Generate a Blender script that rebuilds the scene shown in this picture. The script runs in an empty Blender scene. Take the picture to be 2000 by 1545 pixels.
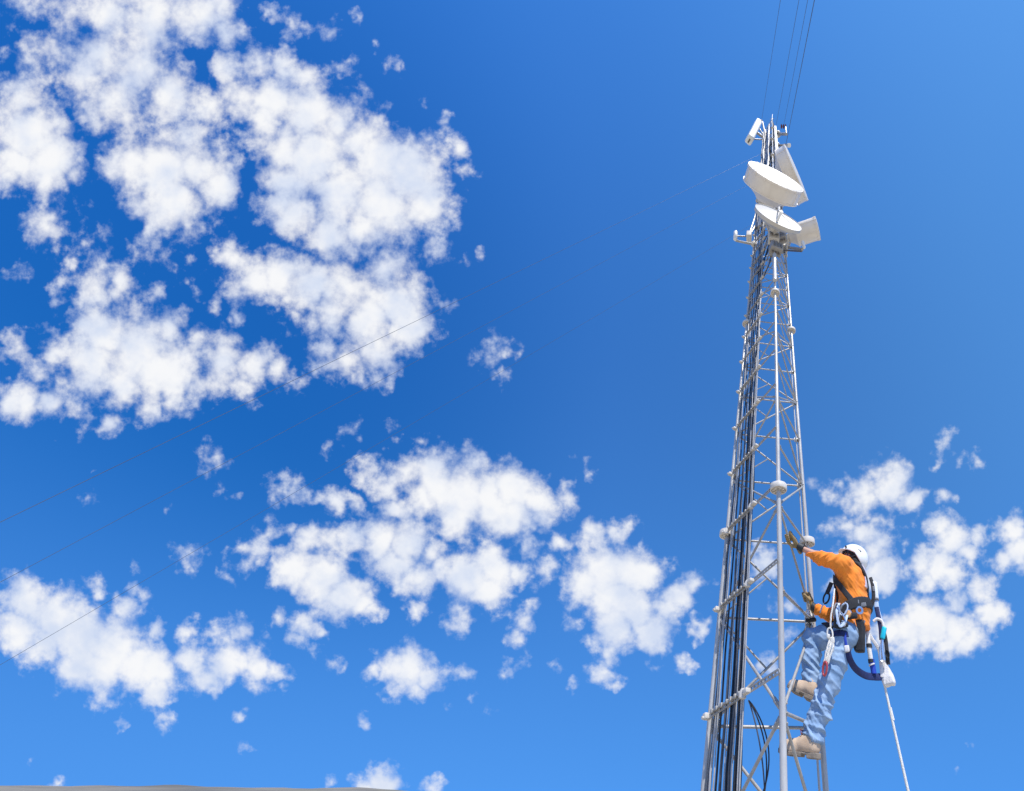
import bpy, bmesh, math, random
import numpy as np
from mathutils import Vector, Matrix, noise as mnoise

S = bpy.context.scene
COL = S.collection
random.seed(7)
R = math.radians

# ------------------------------------------------------------------ camera
PITCH = R(47.58)
FPX, CX, CY, CAMH = 720.0, 1505.8, 772.5, 1.6      # focal length in photo pixels, optical centre, eye height
cam_data = bpy.data.cameras.new("camera")
cam = bpy.data.objects.new("camera", cam_data)
COL.objects.link(cam)
cam.location = (0, 0, CAMH)
cam.rotation_euler = (math.pi / 2 + PITCH, 0, 0)
cam_data.sensor_fit = 'HORIZONTAL'
cam_data.sensor_width = 36.0
cam_data.lens = FPX / 2000 * 36
cam_data.shift_x = (1000 - CX) / 2000
cam_data.clip_start = 0.05
cam_data.clip_end = 60000
S.camera = cam
CP, SP = math.cos(PITCH), math.sin(PITCH)

def at(px, py, Y):
    """world point that lies Y metres ahead of the viewer on the sight line of a photo pixel"""
    z = Y * math.tan(PITCH + math.atan((CY - py) / FPX))
    return Vector(((px - CX) / FPX * (Y * CP + z * SP), Y, z + CAMH))

# ------------------------------------------------------------------ light and exposure
SUN_EL, SUN_AZ = R(58), R(153)            # azimuth from +Y towards +X
sd = Vector((math.sin(SUN_AZ) * math.cos(SUN_EL), math.cos(SUN_AZ) * math.cos(SUN_EL), math.sin(SUN_EL)))
sun_data = bpy.data.lights.new("sun", 'SUN')
sun_data.energy = 5.0
sun_data.angle = R(0.5)
sun_data.color = (1.0, 0.955, 0.89)
sun = bpy.data.objects.new("sun", sun_data)
COL.objects.link(sun)
sun.rotation_euler = (-sd).to_track_quat('-Z', 'Y').to_euler()
sun.location = (6, -8, 20)
S.view_settings.view_transform = 'Standard'
S.view_settings.look = 'None'
S.view_settings.exposure = 0.0
S.view_settings.gamma = 1.0

# ------------------------------------------------------------------ sky with its clouds
# cloud puffs by direction: (right, up, radius, weight) on the sheet of sky one unit from the eye, tilted up by the pitch
CLOUDS = [
    (-2.008, 1.045, 0.069, 0.5), (-1.911, 1.031, 0.083, 0.62), (-1.8, 1.017, 0.097, 0.75), (-1.675, 1.031, 0.111, 0.8), (-1.55, 1.031, 0.097, 0.85),
    (-1.48, 0.99, 0.053, 0.8), (-1.939, 0.948, 0.083, 0.6), (-1.814, 0.92, 0.097, 0.8), (-1.716, 0.892, 0.111, 0.85), (-1.647, 0.823, 0.081, 0.88),
    (-1.758, 0.809, 0.097, 0.8), (-1.869, 0.878, 0.083, 0.7), (-2.008, 0.906, 0.069, 0.6), (-1.675, 0.99, 0.097, 0.8), (-1.841, 0.781, 0.069, 0.7),
    (-1.744, 0.753, 0.062, 0.65), (-1.494, 1.045, 0.062, 0.85), (-2.036, 0.795, 0.069, 0.8), (-2.008, 0.712, 0.104, 1), (-2.05, 0.628, 0.069, 0.9),
    (-1.952, 0.642, 0.09, 1), (-1.925, 0.726, 0.056, 0.8), (-1.897, 0.601, 0.049, 0.7), (-2.064, 0.587, 0.042, 0.7), (-2.057, 0.99, 0.042, 0.4),
    (-1.73, 0.642, 0.083, 0.95), (-1.647, 0.615, 0.111, 1), (-1.55, 0.615, 0.083, 0.95), (-1.508, 0.559, 0.067, 0.92), (-1.619, 0.517, 0.086, 0.97),
    (-1.577, 0.462, 0.049, 0.7), (-1.689, 0.517, 0.056, 0.8), (-1.786, 0.615, 0.049, 0.75), (-1.577, 0.698, 0.062, 0.75),
    (-1.633, 0.712, 0.042, 0.6), (-1.494, 0.67, 0.035, 0.5), (-1.675, 0.462, 0.031, 0.6), (-1.48, 0.892, 0.05, 0.85), (-1.397, 0.892, 0.062, 0.75),
    (-1.327, 0.892, 0.049, 0.68), (-1.258, 0.872, 0.033, 0.72), (-1.314, 1.003, 0.033, 0.62), (-1.202, 0.99, 0.042, 0.5),
    (-1.112, 0.823, 0.033, 0.55), (-1.064, 0.74, 0.049, 0.62), (-1.015, 0.899, 0.022, 0.5), (-1.161, 0.892, 0.025, 0.4),
    (-1.341, 0.795, 0.083, 0.97), (-1.258, 0.767, 0.104, 1), (-1.439, 0.809, 0.069, 0.82), (-1.536, 0.774, 0.058, 0.72), (-1.175, 0.74, 0.083, 0.92),
    (-1.369, 0.74, 0.062, 0.85), (-1.314, 0.67, 0.076, 0.95), (-1.23, 0.656, 0.097, 0.97), (-1.119, 0.698, 0.076, 0.88), (-1.064, 0.628, 0.111, 1),
    (-0.98, 0.601, 0.104, 1), (-0.939, 0.531, 0.081, 0.95), (-1.05, 0.517, 0.111, 1), (-1.175, 0.545, 0.097, 0.95), (-1.314, 0.587, 0.076, 0.95),
    (-1.3, 0.49, 0.067, 0.9), (-1.202, 0.448, 0.083, 0.92), (-1.091, 0.448, 0.076, 0.92), (-1.133, 0.392, 0.049, 0.75), (-1.341, 0.517, 0.049, 0.8),
    (-0.834, 0.684, 0.031, 0.7), (-0.827, 0.628, 0.024, 0.65), (-0.883, 0.74, 0.025, 0.42), (-0.869, 0.531, 0.035, 0.5),
    (-0.952, 0.795, 0.022, 0.45), (-0.883, 0.601, 0.035, 0.5), (-1.466, 0.378, 0.042, 0.75), (-1.397, 0.309, 0.069, 0.87),
    (-1.327, 0.323, 0.069, 0.9), (-1.244, 0.309, 0.076, 0.9), (-1.147, 0.295, 0.09, 0.92), (-1.036, 0.337, 0.069, 0.82), (-0.98, 0.323, 0.056, 0.62),
    (-0.925, 0.378, 0.042, 0.42), (-1.452, 0.281, 0.042, 0.6), (-1.189, 0.212, 0.076, 0.7), (-1.091, 0.212, 0.083, 0.97),
    (-1.008, 0.24, 0.076, 0.97), (-0.98, 0.184, 0.062, 0.97), (-1.064, 0.128, 0.062, 0.87), (-1.147, 0.101, 0.062, 0.82),
    (-1.216, 0.128, 0.042, 0.72), (-1.133, 0.045, 0.035, 0.62), (-1.077, 0.059, 0.035, 0.6), (-0.897, 0.253, 0.022, 0.42),
    (-0.911, 0.17, 0.022, 0.4), (-1.286, 0.212, 0.035, 0.5), (-1.314, 0.17, 0.028, 0.5), (-1.446, 0.219, 0.028, 0.62), (-1.515, 0.24, 0.028, 0.62),
    (-1.973, 0.476, 0.058, 0.75), (-1.883, 0.503, 0.035, 0.38), (-1.675, 0.392, 0.097, 0.36), (-1.841, 0.378, 0.076, 0.36),
    (-1.814, 0.441, 0.035, 0.42), (-1.862, 0.427, 0.021, 0.5), (-1.452, 0.323, 0.042, 0.4), (-1.827, 0.295, 0.058, 0.87),
    (-1.758, 0.295, 0.049, 0.82), (-1.682, 0.274, 0.033, 0.68), (-2.05, 0.33, 0.035, 0.52), (-1.932, 0.267, 0.028, 0.42), (-1.758, 0.24, 0.042, 0.5),
    (-1.814, 0.156, 0.076, 0.92), (-1.73, 0.115, 0.104, 1), (-1.841, 0.087, 0.09, 0.97), (-1.647, 0.073, 0.09, 1), (-1.564, 0.156, 0.049, 0.7),
    (-1.633, 0.184, 0.062, 0.77), (-1.48, 0.101, 0.076, 0.92), (-1.397, 0.087, 0.062, 0.87), (-1.341, 0.066, 0.042, 0.77),
    (-1.536, 0.031, 0.056, 0.72), (-1.758, 0.031, 0.069, 0.92), (-1.939, 0.115, 0.056, 0.75), (-1.98, 0.073, 0.056, 0.62),
    (-2.05, 0.128, 0.042, 0.6), (-1.293, 0.045, 0.031, 0.5), (-1.425, 0.017, 0.042, 0.5), (-1.952, 0.184, 0.035, 0.5), (-2.022, -0.01, 0.062, 0.92),
    (-1.952, -0.024, 0.049, 0.82), (-2.064, -0.024, 0.042, 0.9), (-1.786, -0.08, 0.035, 0.82), (-1.689, -0.038, 0.044, 0.78),
    (-1.619, -0.01, 0.042, 0.72), (-1.883, -0.038, 0.056, 0.48), (-1.925, -0.094, 0.028, 0.42), (-0.758, 0.115, 0.049, 0.42),
    (-0.737, 0.052, 0.028, 0.48), (-0.758, 0.163, 0.021, 0.42), (-0.897, -0.233, 0.076, 1), (-0.841, -0.274, 0.104, 1), (-0.758, -0.288, 0.083, 1),
    (-0.689, -0.26, 0.076, 1), (-0.633, -0.302, 0.062, 0.95), (-0.702, -0.33, 0.069, 0.95), (-0.869, -0.33, 0.062, 0.95),
    (-0.939, -0.274, 0.056, 0.9), (-0.98, -0.219, 0.049, 0.82), (-1.091, -0.198, 0.035, 0.58), (-1.036, -0.26, 0.042, 0.72),
    (-1.022, -0.316, 0.042, 0.77), (-1.189, -0.274, 0.033, 0.78), (-1.133, -0.302, 0.025, 0.48), (-0.55, -0.267, 0.039, 0.72),
    (-0.536, -0.316, 0.035, 0.62), (-1.133, -0.385, 0.049, 0.82), (-1.064, -0.399, 0.069, 0.95), (-0.994, -0.399, 0.069, 0.95),
    (-1.022, -0.455, 0.062, 0.9), (-0.952, -0.497, 0.056, 0.85), (-0.925, -0.427, 0.049, 0.82), (-0.897, -0.469, 0.049, 0.82),
    (-0.827, -0.497, 0.069, 0.95), (-0.758, -0.469, 0.062, 0.92), (-0.772, -0.524, 0.056, 0.92), (-0.702, -0.469, 0.035, 0.8),
    (-0.841, -0.58, 0.042, 0.77), (-0.855, -0.622, 0.031, 0.7), (-0.959, -0.587, 0.028, 0.62), (-1.286, -0.469, 0.069, 0.97),
    (-1.216, -0.497, 0.076, 1), (-1.161, -0.538, 0.069, 1), (-1.119, -0.559, 0.05, 0.97), (-1.258, -0.413, 0.056, 0.85),
    (-1.202, -0.399, 0.042, 0.77), (-1.327, -0.483, 0.036, 0.87), (-1.091, -0.58, 0.033, 0.82), (-1.3, -0.413, 0.028, 0.6),
    (-1.369, -0.372, 0.035, 0.57), (-1.307, -0.365, 0.028, 0.6), (-1.411, -0.427, 0.042, 0.5), (-1.425, -0.469, 0.028, 0.5),
    (-1.258, -0.615, 0.042, 0.77), (-1.334, -0.594, 0.031, 0.72), (-1.23, -0.635, 0.028, 0.7), (-1.425, -0.649, 0.049, 0.67),
    (-1.494, -0.656, 0.035, 0.57), (-1.369, -0.67, 0.035, 0.52), (-1.577, -0.649, 0.028, 0.88), (-1.557, -0.608, 0.017, 0.6),
    (-1.279, -0.663, 0.024, 0.62), (-2.008, -0.566, 0.076, 1), (-1.939, -0.608, 0.09, 1), (-2.05, -0.635, 0.069, 1), (-1.869, -0.663, 0.097, 1),
    (-1.786, -0.691, 0.104, 1), (-1.716, -0.733, 0.083, 1), (-1.661, -0.733, 0.062, 1), (-1.675, -0.795, 0.044, 0.97), (-1.814, -0.747, 0.083, 1),
    (-1.883, -0.747, 0.062, 0.95), (-1.758, -0.594, 0.049, 0.72), (-1.716, -0.538, 0.028, 0.7), (-1.827, -0.524, 0.025, 0.6),
    (-1.661, -0.642, 0.035, 0.7), (-1.98, -0.677, 0.062, 0.95), (-1.564, -0.719, 0.049, 0.87), (-1.466, -0.726, 0.062, 0.92),
    (-1.397, -0.733, 0.056, 0.92), (-1.341, -0.747, 0.035, 0.82), (-1.536, -0.781, 0.042, 0.82), (-1.397, -0.802, 0.035, 0.6),
    (-1.522, -0.816, 0.021, 0.6), (-0.98, -0.747, 0.064, 1), (-1.022, -0.74, 0.05, 0.92), (-0.925, -0.76, 0.044, 0.92), (-1.077, -0.753, 0.031, 0.8),
    (-0.952, -0.795, 0.031, 0.8), (-0.564, -0.399, 0.039, 0.82), (-0.452, -0.483, 0.076, 1), (-0.397, -0.469, 0.076, 1), (-0.355, -0.469, 0.062, 1),
    (-0.494, -0.51, 0.062, 0.95), (-0.425, -0.552, 0.076, 1), (-0.369, -0.58, 0.069, 1), (-0.425, -0.635, 0.062, 0.95),
    (-0.327, -0.635, 0.062, 0.95), (-0.286, -0.58, 0.049, 0.9), (-0.244, -0.552, 0.049, 0.9), (-0.202, -0.524, 0.039, 0.82),
    (-0.439, -0.691, 0.035, 0.8), (-0.452, -0.747, 0.036, 0.72), (-0.48, -0.372, 0.049, 0.75), (-0.425, -0.372, 0.042, 0.67),
    (-0.383, -0.351, 0.021, 0.5), (-0.202, -0.622, 0.028, 0.77), (-0.661, -0.399, 0.035, 0.75), (-0.619, -0.483, 0.035, 0.5),
    (-0.661, -0.615, 0.039, 0.67), (-0.689, -0.649, 0.031, 0.6), (-0.834, -0.74, 0.028, 0.42), (-0.689, -0.733, 0.028, 0.47),
    (-0.55, -0.615, 0.019, 0.42), (-0.237, -0.719, 0.022, 0.45), (-0.327, -0.733, 0.019, 0.38), (-1.105, -0.885, 0.028, 0.57),
    (-1.439, -0.955, 0.017, 0.42), (-1.508, -0.177, 0.042, 0.57), (-1.48, -0.24, 0.028, 0.42), (-1.334, -0.26, 0.035, 0.47),
    (-1.633, -0.302, 0.017, 0.4), (-1.584, -0.427, 0.042, 0.47), (-0.508, -0.184, 0.021, 0.48), (-0.529, -0.149, 0.021, 0.38),
    (-1.286, -0.26, 0.035, 0.4), (-1.848, -0.274, 0.022, 0.42), (-2.008, -0.99, 0.017, 0.42), (-1.133, -0.108, 0.035, 0.36),
    (-1.036, -0.094, 0.031, 0.4), (-1.05, -1.055, 0.05, 1), (-1.091, -1.069, 0.039, 0.92), (-0.911, -1.066, 0.028, 0.72),
    (-1.189, -1.062, 0.021, 0.55), (-1.932, -1.062, 0.018, 0.72), (0.27, -0.205, 0.033, 0.72), (0.318, -0.24, 0.056, 0.87),
    (0.256, -0.267, 0.056, 0.92), (0.339, -0.219, 0.049, 0.8), (0.381, -0.274, 0.042, 0.92), (0.159, -0.281, 0.035, 0.72),
    (0.464, -0.274, 0.025, 0.72), (0.117, -0.247, 0.033, 0.55), (0.298, -0.337, 0.031, 0.55), (0.214, -0.358, 0.035, 0.68),
    (0.166, -0.365, 0.028, 0.5), (0.353, -0.344, 0.021, 0.48), (0.256, -0.385, 0.044, 0.82), (0.284, -0.427, 0.05, 0.87),
    (0.311, -0.469, 0.05, 0.87), (0.318, -0.503, 0.033, 0.77), (0.186, -0.455, 0.035, 0.7), (0.457, -0.358, 0.036, 0.92),
    (0.492, -0.392, 0.047, 0.97), (0.527, -0.427, 0.036, 0.87), (0.554, -0.365, 0.025, 0.7), (0.659, -0.358, 0.047, 1), (0.673, -0.413, 0.058, 1),
    (0.631, -0.441, 0.044, 0.95), (0.409, -0.455, 0.042, 0.92), (0.464, -0.469, 0.05, 0.97), (0.492, -0.49, 0.042, 0.92),
    (0.429, -0.503, 0.036, 0.87), (0.575, -0.524, 0.042, 0.92), (0.589, -0.594, 0.042, 0.9), (0.617, -0.58, 0.033, 0.82),
    (0.506, -0.559, 0.036, 0.8), (0.395, -0.594, 0.05, 1), (0.367, -0.635, 0.058, 1), (0.436, -0.622, 0.072, 1), (0.506, -0.635, 0.064, 1),
    (0.534, -0.663, 0.047, 0.97), (0.478, -0.674, 0.044, 0.95), (0.381, -0.67, 0.047, 0.95), (0.325, -0.649, 0.044, 0.9),
    (-0.022, -0.455, 0.042, 0.62), (0.048, -0.566, 0.036, 0.65), (-0.008, -0.733, 0.028, 0.6), (0.054, -0.663, 0.028, 0.55),
    (0.159, -0.497, 0.025, 0.6), (0.464, -0.149, 0.028, 0.42), (0.561, -0.177, 0.021, 0.4), (0.478, -0.108, 0.017, 0.4), (0.277, -0.33, 0.017, 0.5),
    (0.367, -0.413, 0.014, 0.5), (-1.202, -0.135, 0.019, 0.5), (-1.119, -0.122, 0.022, 0.52), (-1.022, -0.101, 0.019, 0.5),
    (-0.952, -0.122, 0.017, 0.48), (-1.314, -0.24, 0.025, 0.5), (-1.258, -0.253, 0.019, 0.5), (-1.355, -0.281, 0.019, 0.48),
    (-1.452, -0.274, 0.019, 0.5), (-1.473, -0.184, 0.019, 0.5), (-1.119, -0.309, 0.019, 0.5), (-1.077, -0.344, 0.017, 0.5),
    (-1.439, -0.42, 0.025, 0.5), (-1.397, -0.455, 0.019, 0.5), (-1.466, -0.483, 0.019, 0.48), (-1.341, -0.372, 0.019, 0.55),
    (-1.591, -0.434, 0.025, 0.5), (-1.716, -0.469, 0.017, 0.46), (-1.633, -0.295, 0.017, 0.5), (-1.855, -0.281, 0.019, 0.46),
    (-1.841, -0.219, 0.017, 0.46), (-1.189, -0.733, 0.025, 0.5), (-1.23, -0.698, 0.017, 0.5), (-1.168, -0.747, 0.017, 0.5),
    (-1.341, -0.802, 0.022, 0.52), (-1.439, -0.858, 0.019, 0.48), (-1.633, -0.878, 0.022, 0.5), (-1.647, -0.899, 0.017, 0.46),
    (-1.765, -0.885, 0.017, 0.46), (-0.869, -0.851, 0.017, 0.5), (-0.758, -0.851, 0.017, 0.46), (-0.807, -0.816, 0.017, 0.46),
    (-0.841, -0.747, 0.025, 0.5), (-0.723, -0.76, 0.017, 0.48), (-0.633, -0.58, 0.022, 0.55), (-0.584, -0.733, 0.017, 0.46),
    (-0.543, -0.788, 0.017, 0.44), (-0.702, -0.719, 0.022, 0.5), (-0.758, 0.045, 0.017, 0.5), (-0.73, 0.101, 0.019, 0.5),
    (-0.772, 0.142, 0.019, 0.5), (-0.834, 0.372, 0.019, 0.46), (-0.786, 0.385, 0.014, 0.44), (-0.883, 0.573, 0.025, 0.55),
    (-0.855, 0.517, 0.022, 0.5), (-0.994, 0.892, 0.014, 0.5), (-0.952, 0.788, 0.017, 0.5), (-1.071, 0.955, 0.014, 0.46), (-1.355, 1.031, 0.019, 0.5),
    (-1.258, 1.003, 0.019, 0.5), (-1.133, 1.024, 0.017, 0.46), (-1.147, 0.906, 0.019, 0.5), (-1.508, 0.406, 0.019, 0.5), (-1.577, 0.378, 0.022, 0.5),
    (-1.744, 0.406, 0.022, 0.5), (-1.841, 0.42, 0.019, 0.5), (-1.883, 0.392, 0.017, 0.5), (-1.925, 0.295, 0.017, 0.5), (-1.911, 0.351, 0.019, 0.5),
    (-1.564, 0.295, 0.019, 0.48), (-1.605, 0.24, 0.025, 0.5), (-1.466, 0.212, 0.019, 0.55), (0.45, -0.184, 0.017, 0.5), (0.478, -0.122, 0.014, 0.46),
    (0.568, -0.184, 0.019, 0.5), (0.52, -0.177, 0.014, 0.44), (0.228, -0.316, 0.017, 0.5), (0.186, -0.247, 0.019, 0.5), (0.381, -0.344, 0.017, 0.5),
    (0.353, -0.399, 0.017, 0.5), (0.575, -0.365, 0.019, 0.5), (0.492, -0.281, 0.014, 0.5), (0.506, -1.017, 0.011, 0.46),
    (0.534, -0.948, 0.011, 0.42), (0.131, -0.372, 0.017, 0.5), (0.596, -0.635, 0.019, 0.5), (0.548, -0.469, 0.017, 0.5),
    (-0.355, -0.399, 0.017, 0.5), (-0.286, -0.434, 0.017, 0.5), (-0.536, -0.156, 0.014, 0.46), (-0.494, -0.205, 0.014, 0.48),
    (-0.147, -0.51, 0.017, 0.46), (-0.223, -0.719, 0.017, 0.48), (-0.411, -0.774, 0.019, 0.5), (-0.494, -0.663, 0.019, 0.55),
    (-0.522, -0.615, 0.014, 0.5),
]

def make_world():
    w = bpy.data.worlds.new("World")
    S.world = w
    w.use_nodes = True
    nt = w.node_tree
    N, L = nt.nodes, nt.links
    N.clear()
    out = N.new('ShaderNodeOutputWorld')
    def link(a, b): L.new(a, b)
    def math_(op, a, b=None, c=None, clamp=False):
        n = N.new('ShaderNodeMath'); n.operation = op; n.use_clamp = clamp
        for i, v in enumerate((a, b, c)):
            if v is None: continue
            if isinstance(v, (int, float)): n.inputs[i].default_value = v
            else: link(v, n.inputs[i])
        return n.outputs[0]
    def vec(op, a, b=None, scale=None):
        n = N.new('ShaderNodeVectorMath'); n.operation = op
        for i, v in enumerate((a, b)):
            if v is None: continue
            if isinstance(v, (tuple, Vector)): n.inputs[i].default_value = v
            else: link(v, n.inputs[i])
        if scale is not None:
            if isinstance(scale, (int, float)): n.inputs['Scale'].default_value = scale
            else: link(scale, n.inputs['Scale'])
        return n.outputs['Value'] if op in ('DOT_PRODUCT', 'DISTANCE', 'LENGTH') else n.outputs['Vector']
    def smooth(v, a, b, lo=0.0, hi=1.0, kind='SMOOTHSTEP'):
        n = N.new('ShaderNodeMapRange'); n.interpolation_type = kind
        link(v, n.inputs['Value'])
        n.inputs['From Min'].default_value = a; n.inputs['From Max'].default_value = b
        n.inputs['To Min'].default_value = lo; n.inputs['To Max'].default_value = hi
        return n.outputs['Result']
    def fbm(v, scale, detail=8, rough=0.55, dist=0.0):
        n = N.new('ShaderNodeTexNoise'); n.noise_dimensions = '3D'
        link(v, n.inputs['Vector'])
        n.inputs['Scale'].default_value = scale; n.inputs['Detail'].default_value = detail
        n.inputs['Roughness'].default_value = rough; n.inputs['Distortion'].default_value = dist
        return n
    geo = N.new('ShaderNodeTexCoord')
    d = vec('NORMALIZE', geo.outputs['Generated'])
    c = Vector((0, CP, SP)); up = Vector((0, -SP, CP)); rt = Vector((1, 0, 0))
    dc = vec('DOT_PRODUCT', d, c)
    dcs = math_('MAXIMUM', dc, 0.08)
    inv = math_('DIVIDE', 1.0, dcs)
    q = vec('SCALE', d, None, inv)                   # the point of the sky sheet in this direction
    # ragged edges: displace the sheet a little by noise before measuring the puffs
    nA = fbm(q, 9.0, 3, 0.5)
    wv = vec('SUBTRACT', nA.outputs['Color'], (0.5, 0.5, 0.5))
    nB = fbm(q, 30.0, 3, 0.55)
    wv2 = vec('SUBTRACT', nB.outputs['Color'], (0.5, 0.5, 0.5))
    qw = vec('ADD', vec('ADD', q, vec('SCALE', wv, None, 0.085)), vec('SCALE', wv2, None, 0.035))
    F = None
    for (u, v, r, wgt) in CLOUDS:
        p = c + rt * u + up * v
        dist = vec('DISTANCE', qw, tuple(p))
        # distance -> wgt at the middle, 0 at 1.43 r
        m = math_('MULTIPLY_ADD', dist, -wgt / (r * 1.52 + 0.004), wgt)
        if F is None: F = math_('MAXIMUM', m, -1.0)
        else:
            n = N.new('ShaderNodeMath'); n.operation = 'SMOOTH_MAX'
            link(F, n.inputs[0]); link(m, n.inputs[1]); n.inputs[2].default_value = 0.10
            F = n.outputs[0]
    n1 = fbm(q, 14.0, 7, 0.56)
    n2 = fbm(q, 42.0, 5, 0.55)
    n4 = fbm(q, 6.5, 6, 0.55)
    nn = math_('ADD', math_('ADD', math_('MULTIPLY', math_('SUBTRACT', n1.outputs['Fac'], 0.5), 1.1), math_('MULTIPLY', math_('SUBTRACT', n4.outputs['Fac'], 0.5), 0.8)),
               math_('MULTIPLY', math_('SUBTRACT', n2.outputs['Fac'], 0.5), 0.55))
    # noise only where some puff is near, so that clear sky stays clear
    near = smooth(F, -0.22, 0.10)
    amp = math_('MULTIPLY', near, math_('MAXIMUM', math_('MULTIPLY_ADD', F, -1.22, 1.42), 0.28))
    dens = math_('ADD', F, math_('MULTIPLY', nn, amp))
    alpha = smooth(dens, 0.14, 0.82)
    alpha = math_('POWER', alpha, 0.9)
    front = smooth(dc, 0.1, 0.25)
    alpha = math_('MULTIPLY', math_('MULTIPLY', alpha, front), 0.985)
    # cloud shading put into the colour: whiter where dense, varied by noise
    n3 = fbm(q, 8.5, 5, 0.5)
    body = smooth(math_('ADD', math_('MINIMUM', dens, 0.50), math_('MULTIPLY', math_('SUBTRACT', n3.outputs['Fac'], 0.5), 1.7)), 0.10, 0.72)
    ccol = N.new('ShaderNodeMix'); ccol.data_type = 'RGBA'
    link(body, ccol.inputs['Factor'])
    ccol.inputs['A'].default_value = (0.66, 0.74, 0.91, 1)
    ccol.inputs['B'].default_value = (0.95, 0.955, 0.97, 1)
    cbg = N.new('ShaderNodeBackground'); link(ccol.outputs['Result'], cbg.inputs['Color']); cbg.inputs['Strength'].default_value = 1.0
    # clear sky
    sky = N.new('ShaderNodeTexSky'); sky.sky_type = 'NISHITA'; sky.sun_disc = False
    sky.sun_elevation = SUN_EL; sky.sun_rotation = SUN_AZ
    sky.altitude = 1500; sky.air_density = 1.0; sky.dust_density = 0.3; sky.ozone_density = 4.0
    # sky lookup bent upwards, which weakens the pale band near the horizon
    bent = vec('NORMALIZE', vec('ADD', vec('MULTIPLY', d, (1, 1, 0.62)), (0, 0, 0.44)))
    link(bent, sky.inputs['Vector'])
    hs = N.new('ShaderNodeHueSaturation'); hs.inputs['Hue'].default_value = 0.5; hs.inputs['Saturation'].default_value = 1.0
    hs.inputs['Value'].default_value = 1.0
    link(sky.outputs['Color'], hs.inputs['Color'])
    tint = N.new('ShaderNodeMix'); tint.data_type = 'RGBA'; tint.blend_type = 'MULTIPLY'; tint.inputs['Factor'].default_value = 1.0
    link(hs.outputs['Color'], tint.inputs['A']); tint.inputs['B'].default_value = (0.68, 1.42, 1.79, 1)
    # sky gradient painted in by direction: deeper blue towards the upper left
    sep = N.new('ShaderNodeSeparateXYZ'); link(d, sep.inputs[0])
    pz = math_('MULTIPLY', math_('MULTIPLY', sep.outputs['X'], -1.0), sep.outputs['Z'])
    pf = smooth(pz, -0.38, 0.55, kind='LINEAR')
    dir_tint = N.new('ShaderNodeMix'); dir_tint.data_type = 'RGBA'; link(pf, dir_tint.inputs['Factor'])
    dir_tint.inputs['A'].default_value = (1.05, 0.98, 0.97, 1); dir_tint.inputs['B'].default_value = (0.52, 0.74, 0.98, 1)
    tint2 = N.new('ShaderNodeMix'); tint2.data_type = 'RGBA'; tint2.blend_type = 'MULTIPLY'; tint2.inputs['Factor'].default_value = 1.0
    link(tint.outputs['Result'], tint2.inputs['A']); link(dir_tint.outputs['Result'], tint2.inputs['B']); tint = tint2
    wl = math_('MULTIPLY', smooth(math_('MULTIPLY', sep.outputs['X'], -1.0), 0.36, 0.86), smooth(sep.outputs['Z'], 0.02, 0.42))  # second painted darkening of the sky, far left and above the horizon
    lf = N.new('ShaderNodeMix'); lf.data_type = 'RGBA'; link(wl, lf.inputs['Factor'])
    lf.inputs['A'].default_value = (1, 1, 1, 1); lf.inputs['B'].default_value = (0.27, 0.66, 0.78, 1)
    tint3 = N.new('ShaderNodeMix'); tint3.data_type = 'RGBA'; tint3.blend_type = 'MULTIPLY'; tint3.inputs['Factor'].default_value = 1.0
    link(tint.outputs['Result'], tint3.inputs['A']); link(lf.outputs['Result'], tint3.inputs['B']); tint = tint3
    sbg = N.new('ShaderNodeBackground'); link(tint.outputs['Result'], sbg.inputs['Color']); sbg.inputs['Strength'].default_value = 0.15
    mix = N.new('ShaderNodeMixShader')
    link(alpha, mix.inputs[0]); link(sbg.outputs[0], mix.inputs[1]); link(cbg.outputs[0], mix.inputs[2])
    link(mix.outputs[0], out.inputs['Surface'])
    w.cycles.sampling_method = 'MANUAL'
    w.cycles.sample_map_resolution = 512
make_world()

# ------------------------------------------------------------------ helpers
def tag(o, label=None, cat=None, group=None, kind=None):
    for k, v in (('label', label), ('category', cat), ('group', group), ('kind', kind)):
        if v: o[k] = v
    return o

def thing(name, loc, label, cat, group=None):
    o = bpy.data.objects.new(name, None)
    o.empty_display_size = 0.1
    o.location = loc
    COL.objects.link(o)
    return tag(o, label, cat, group)

def perp(a):
    a = Vector(a).normalized()
    h = Vector((0, 0, 1)) if abs(a.z) < 0.9 else Vector((1, 0, 0))
    u = a.cross(h).normalized()
    return u, a.cross(u).normalized()

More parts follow.
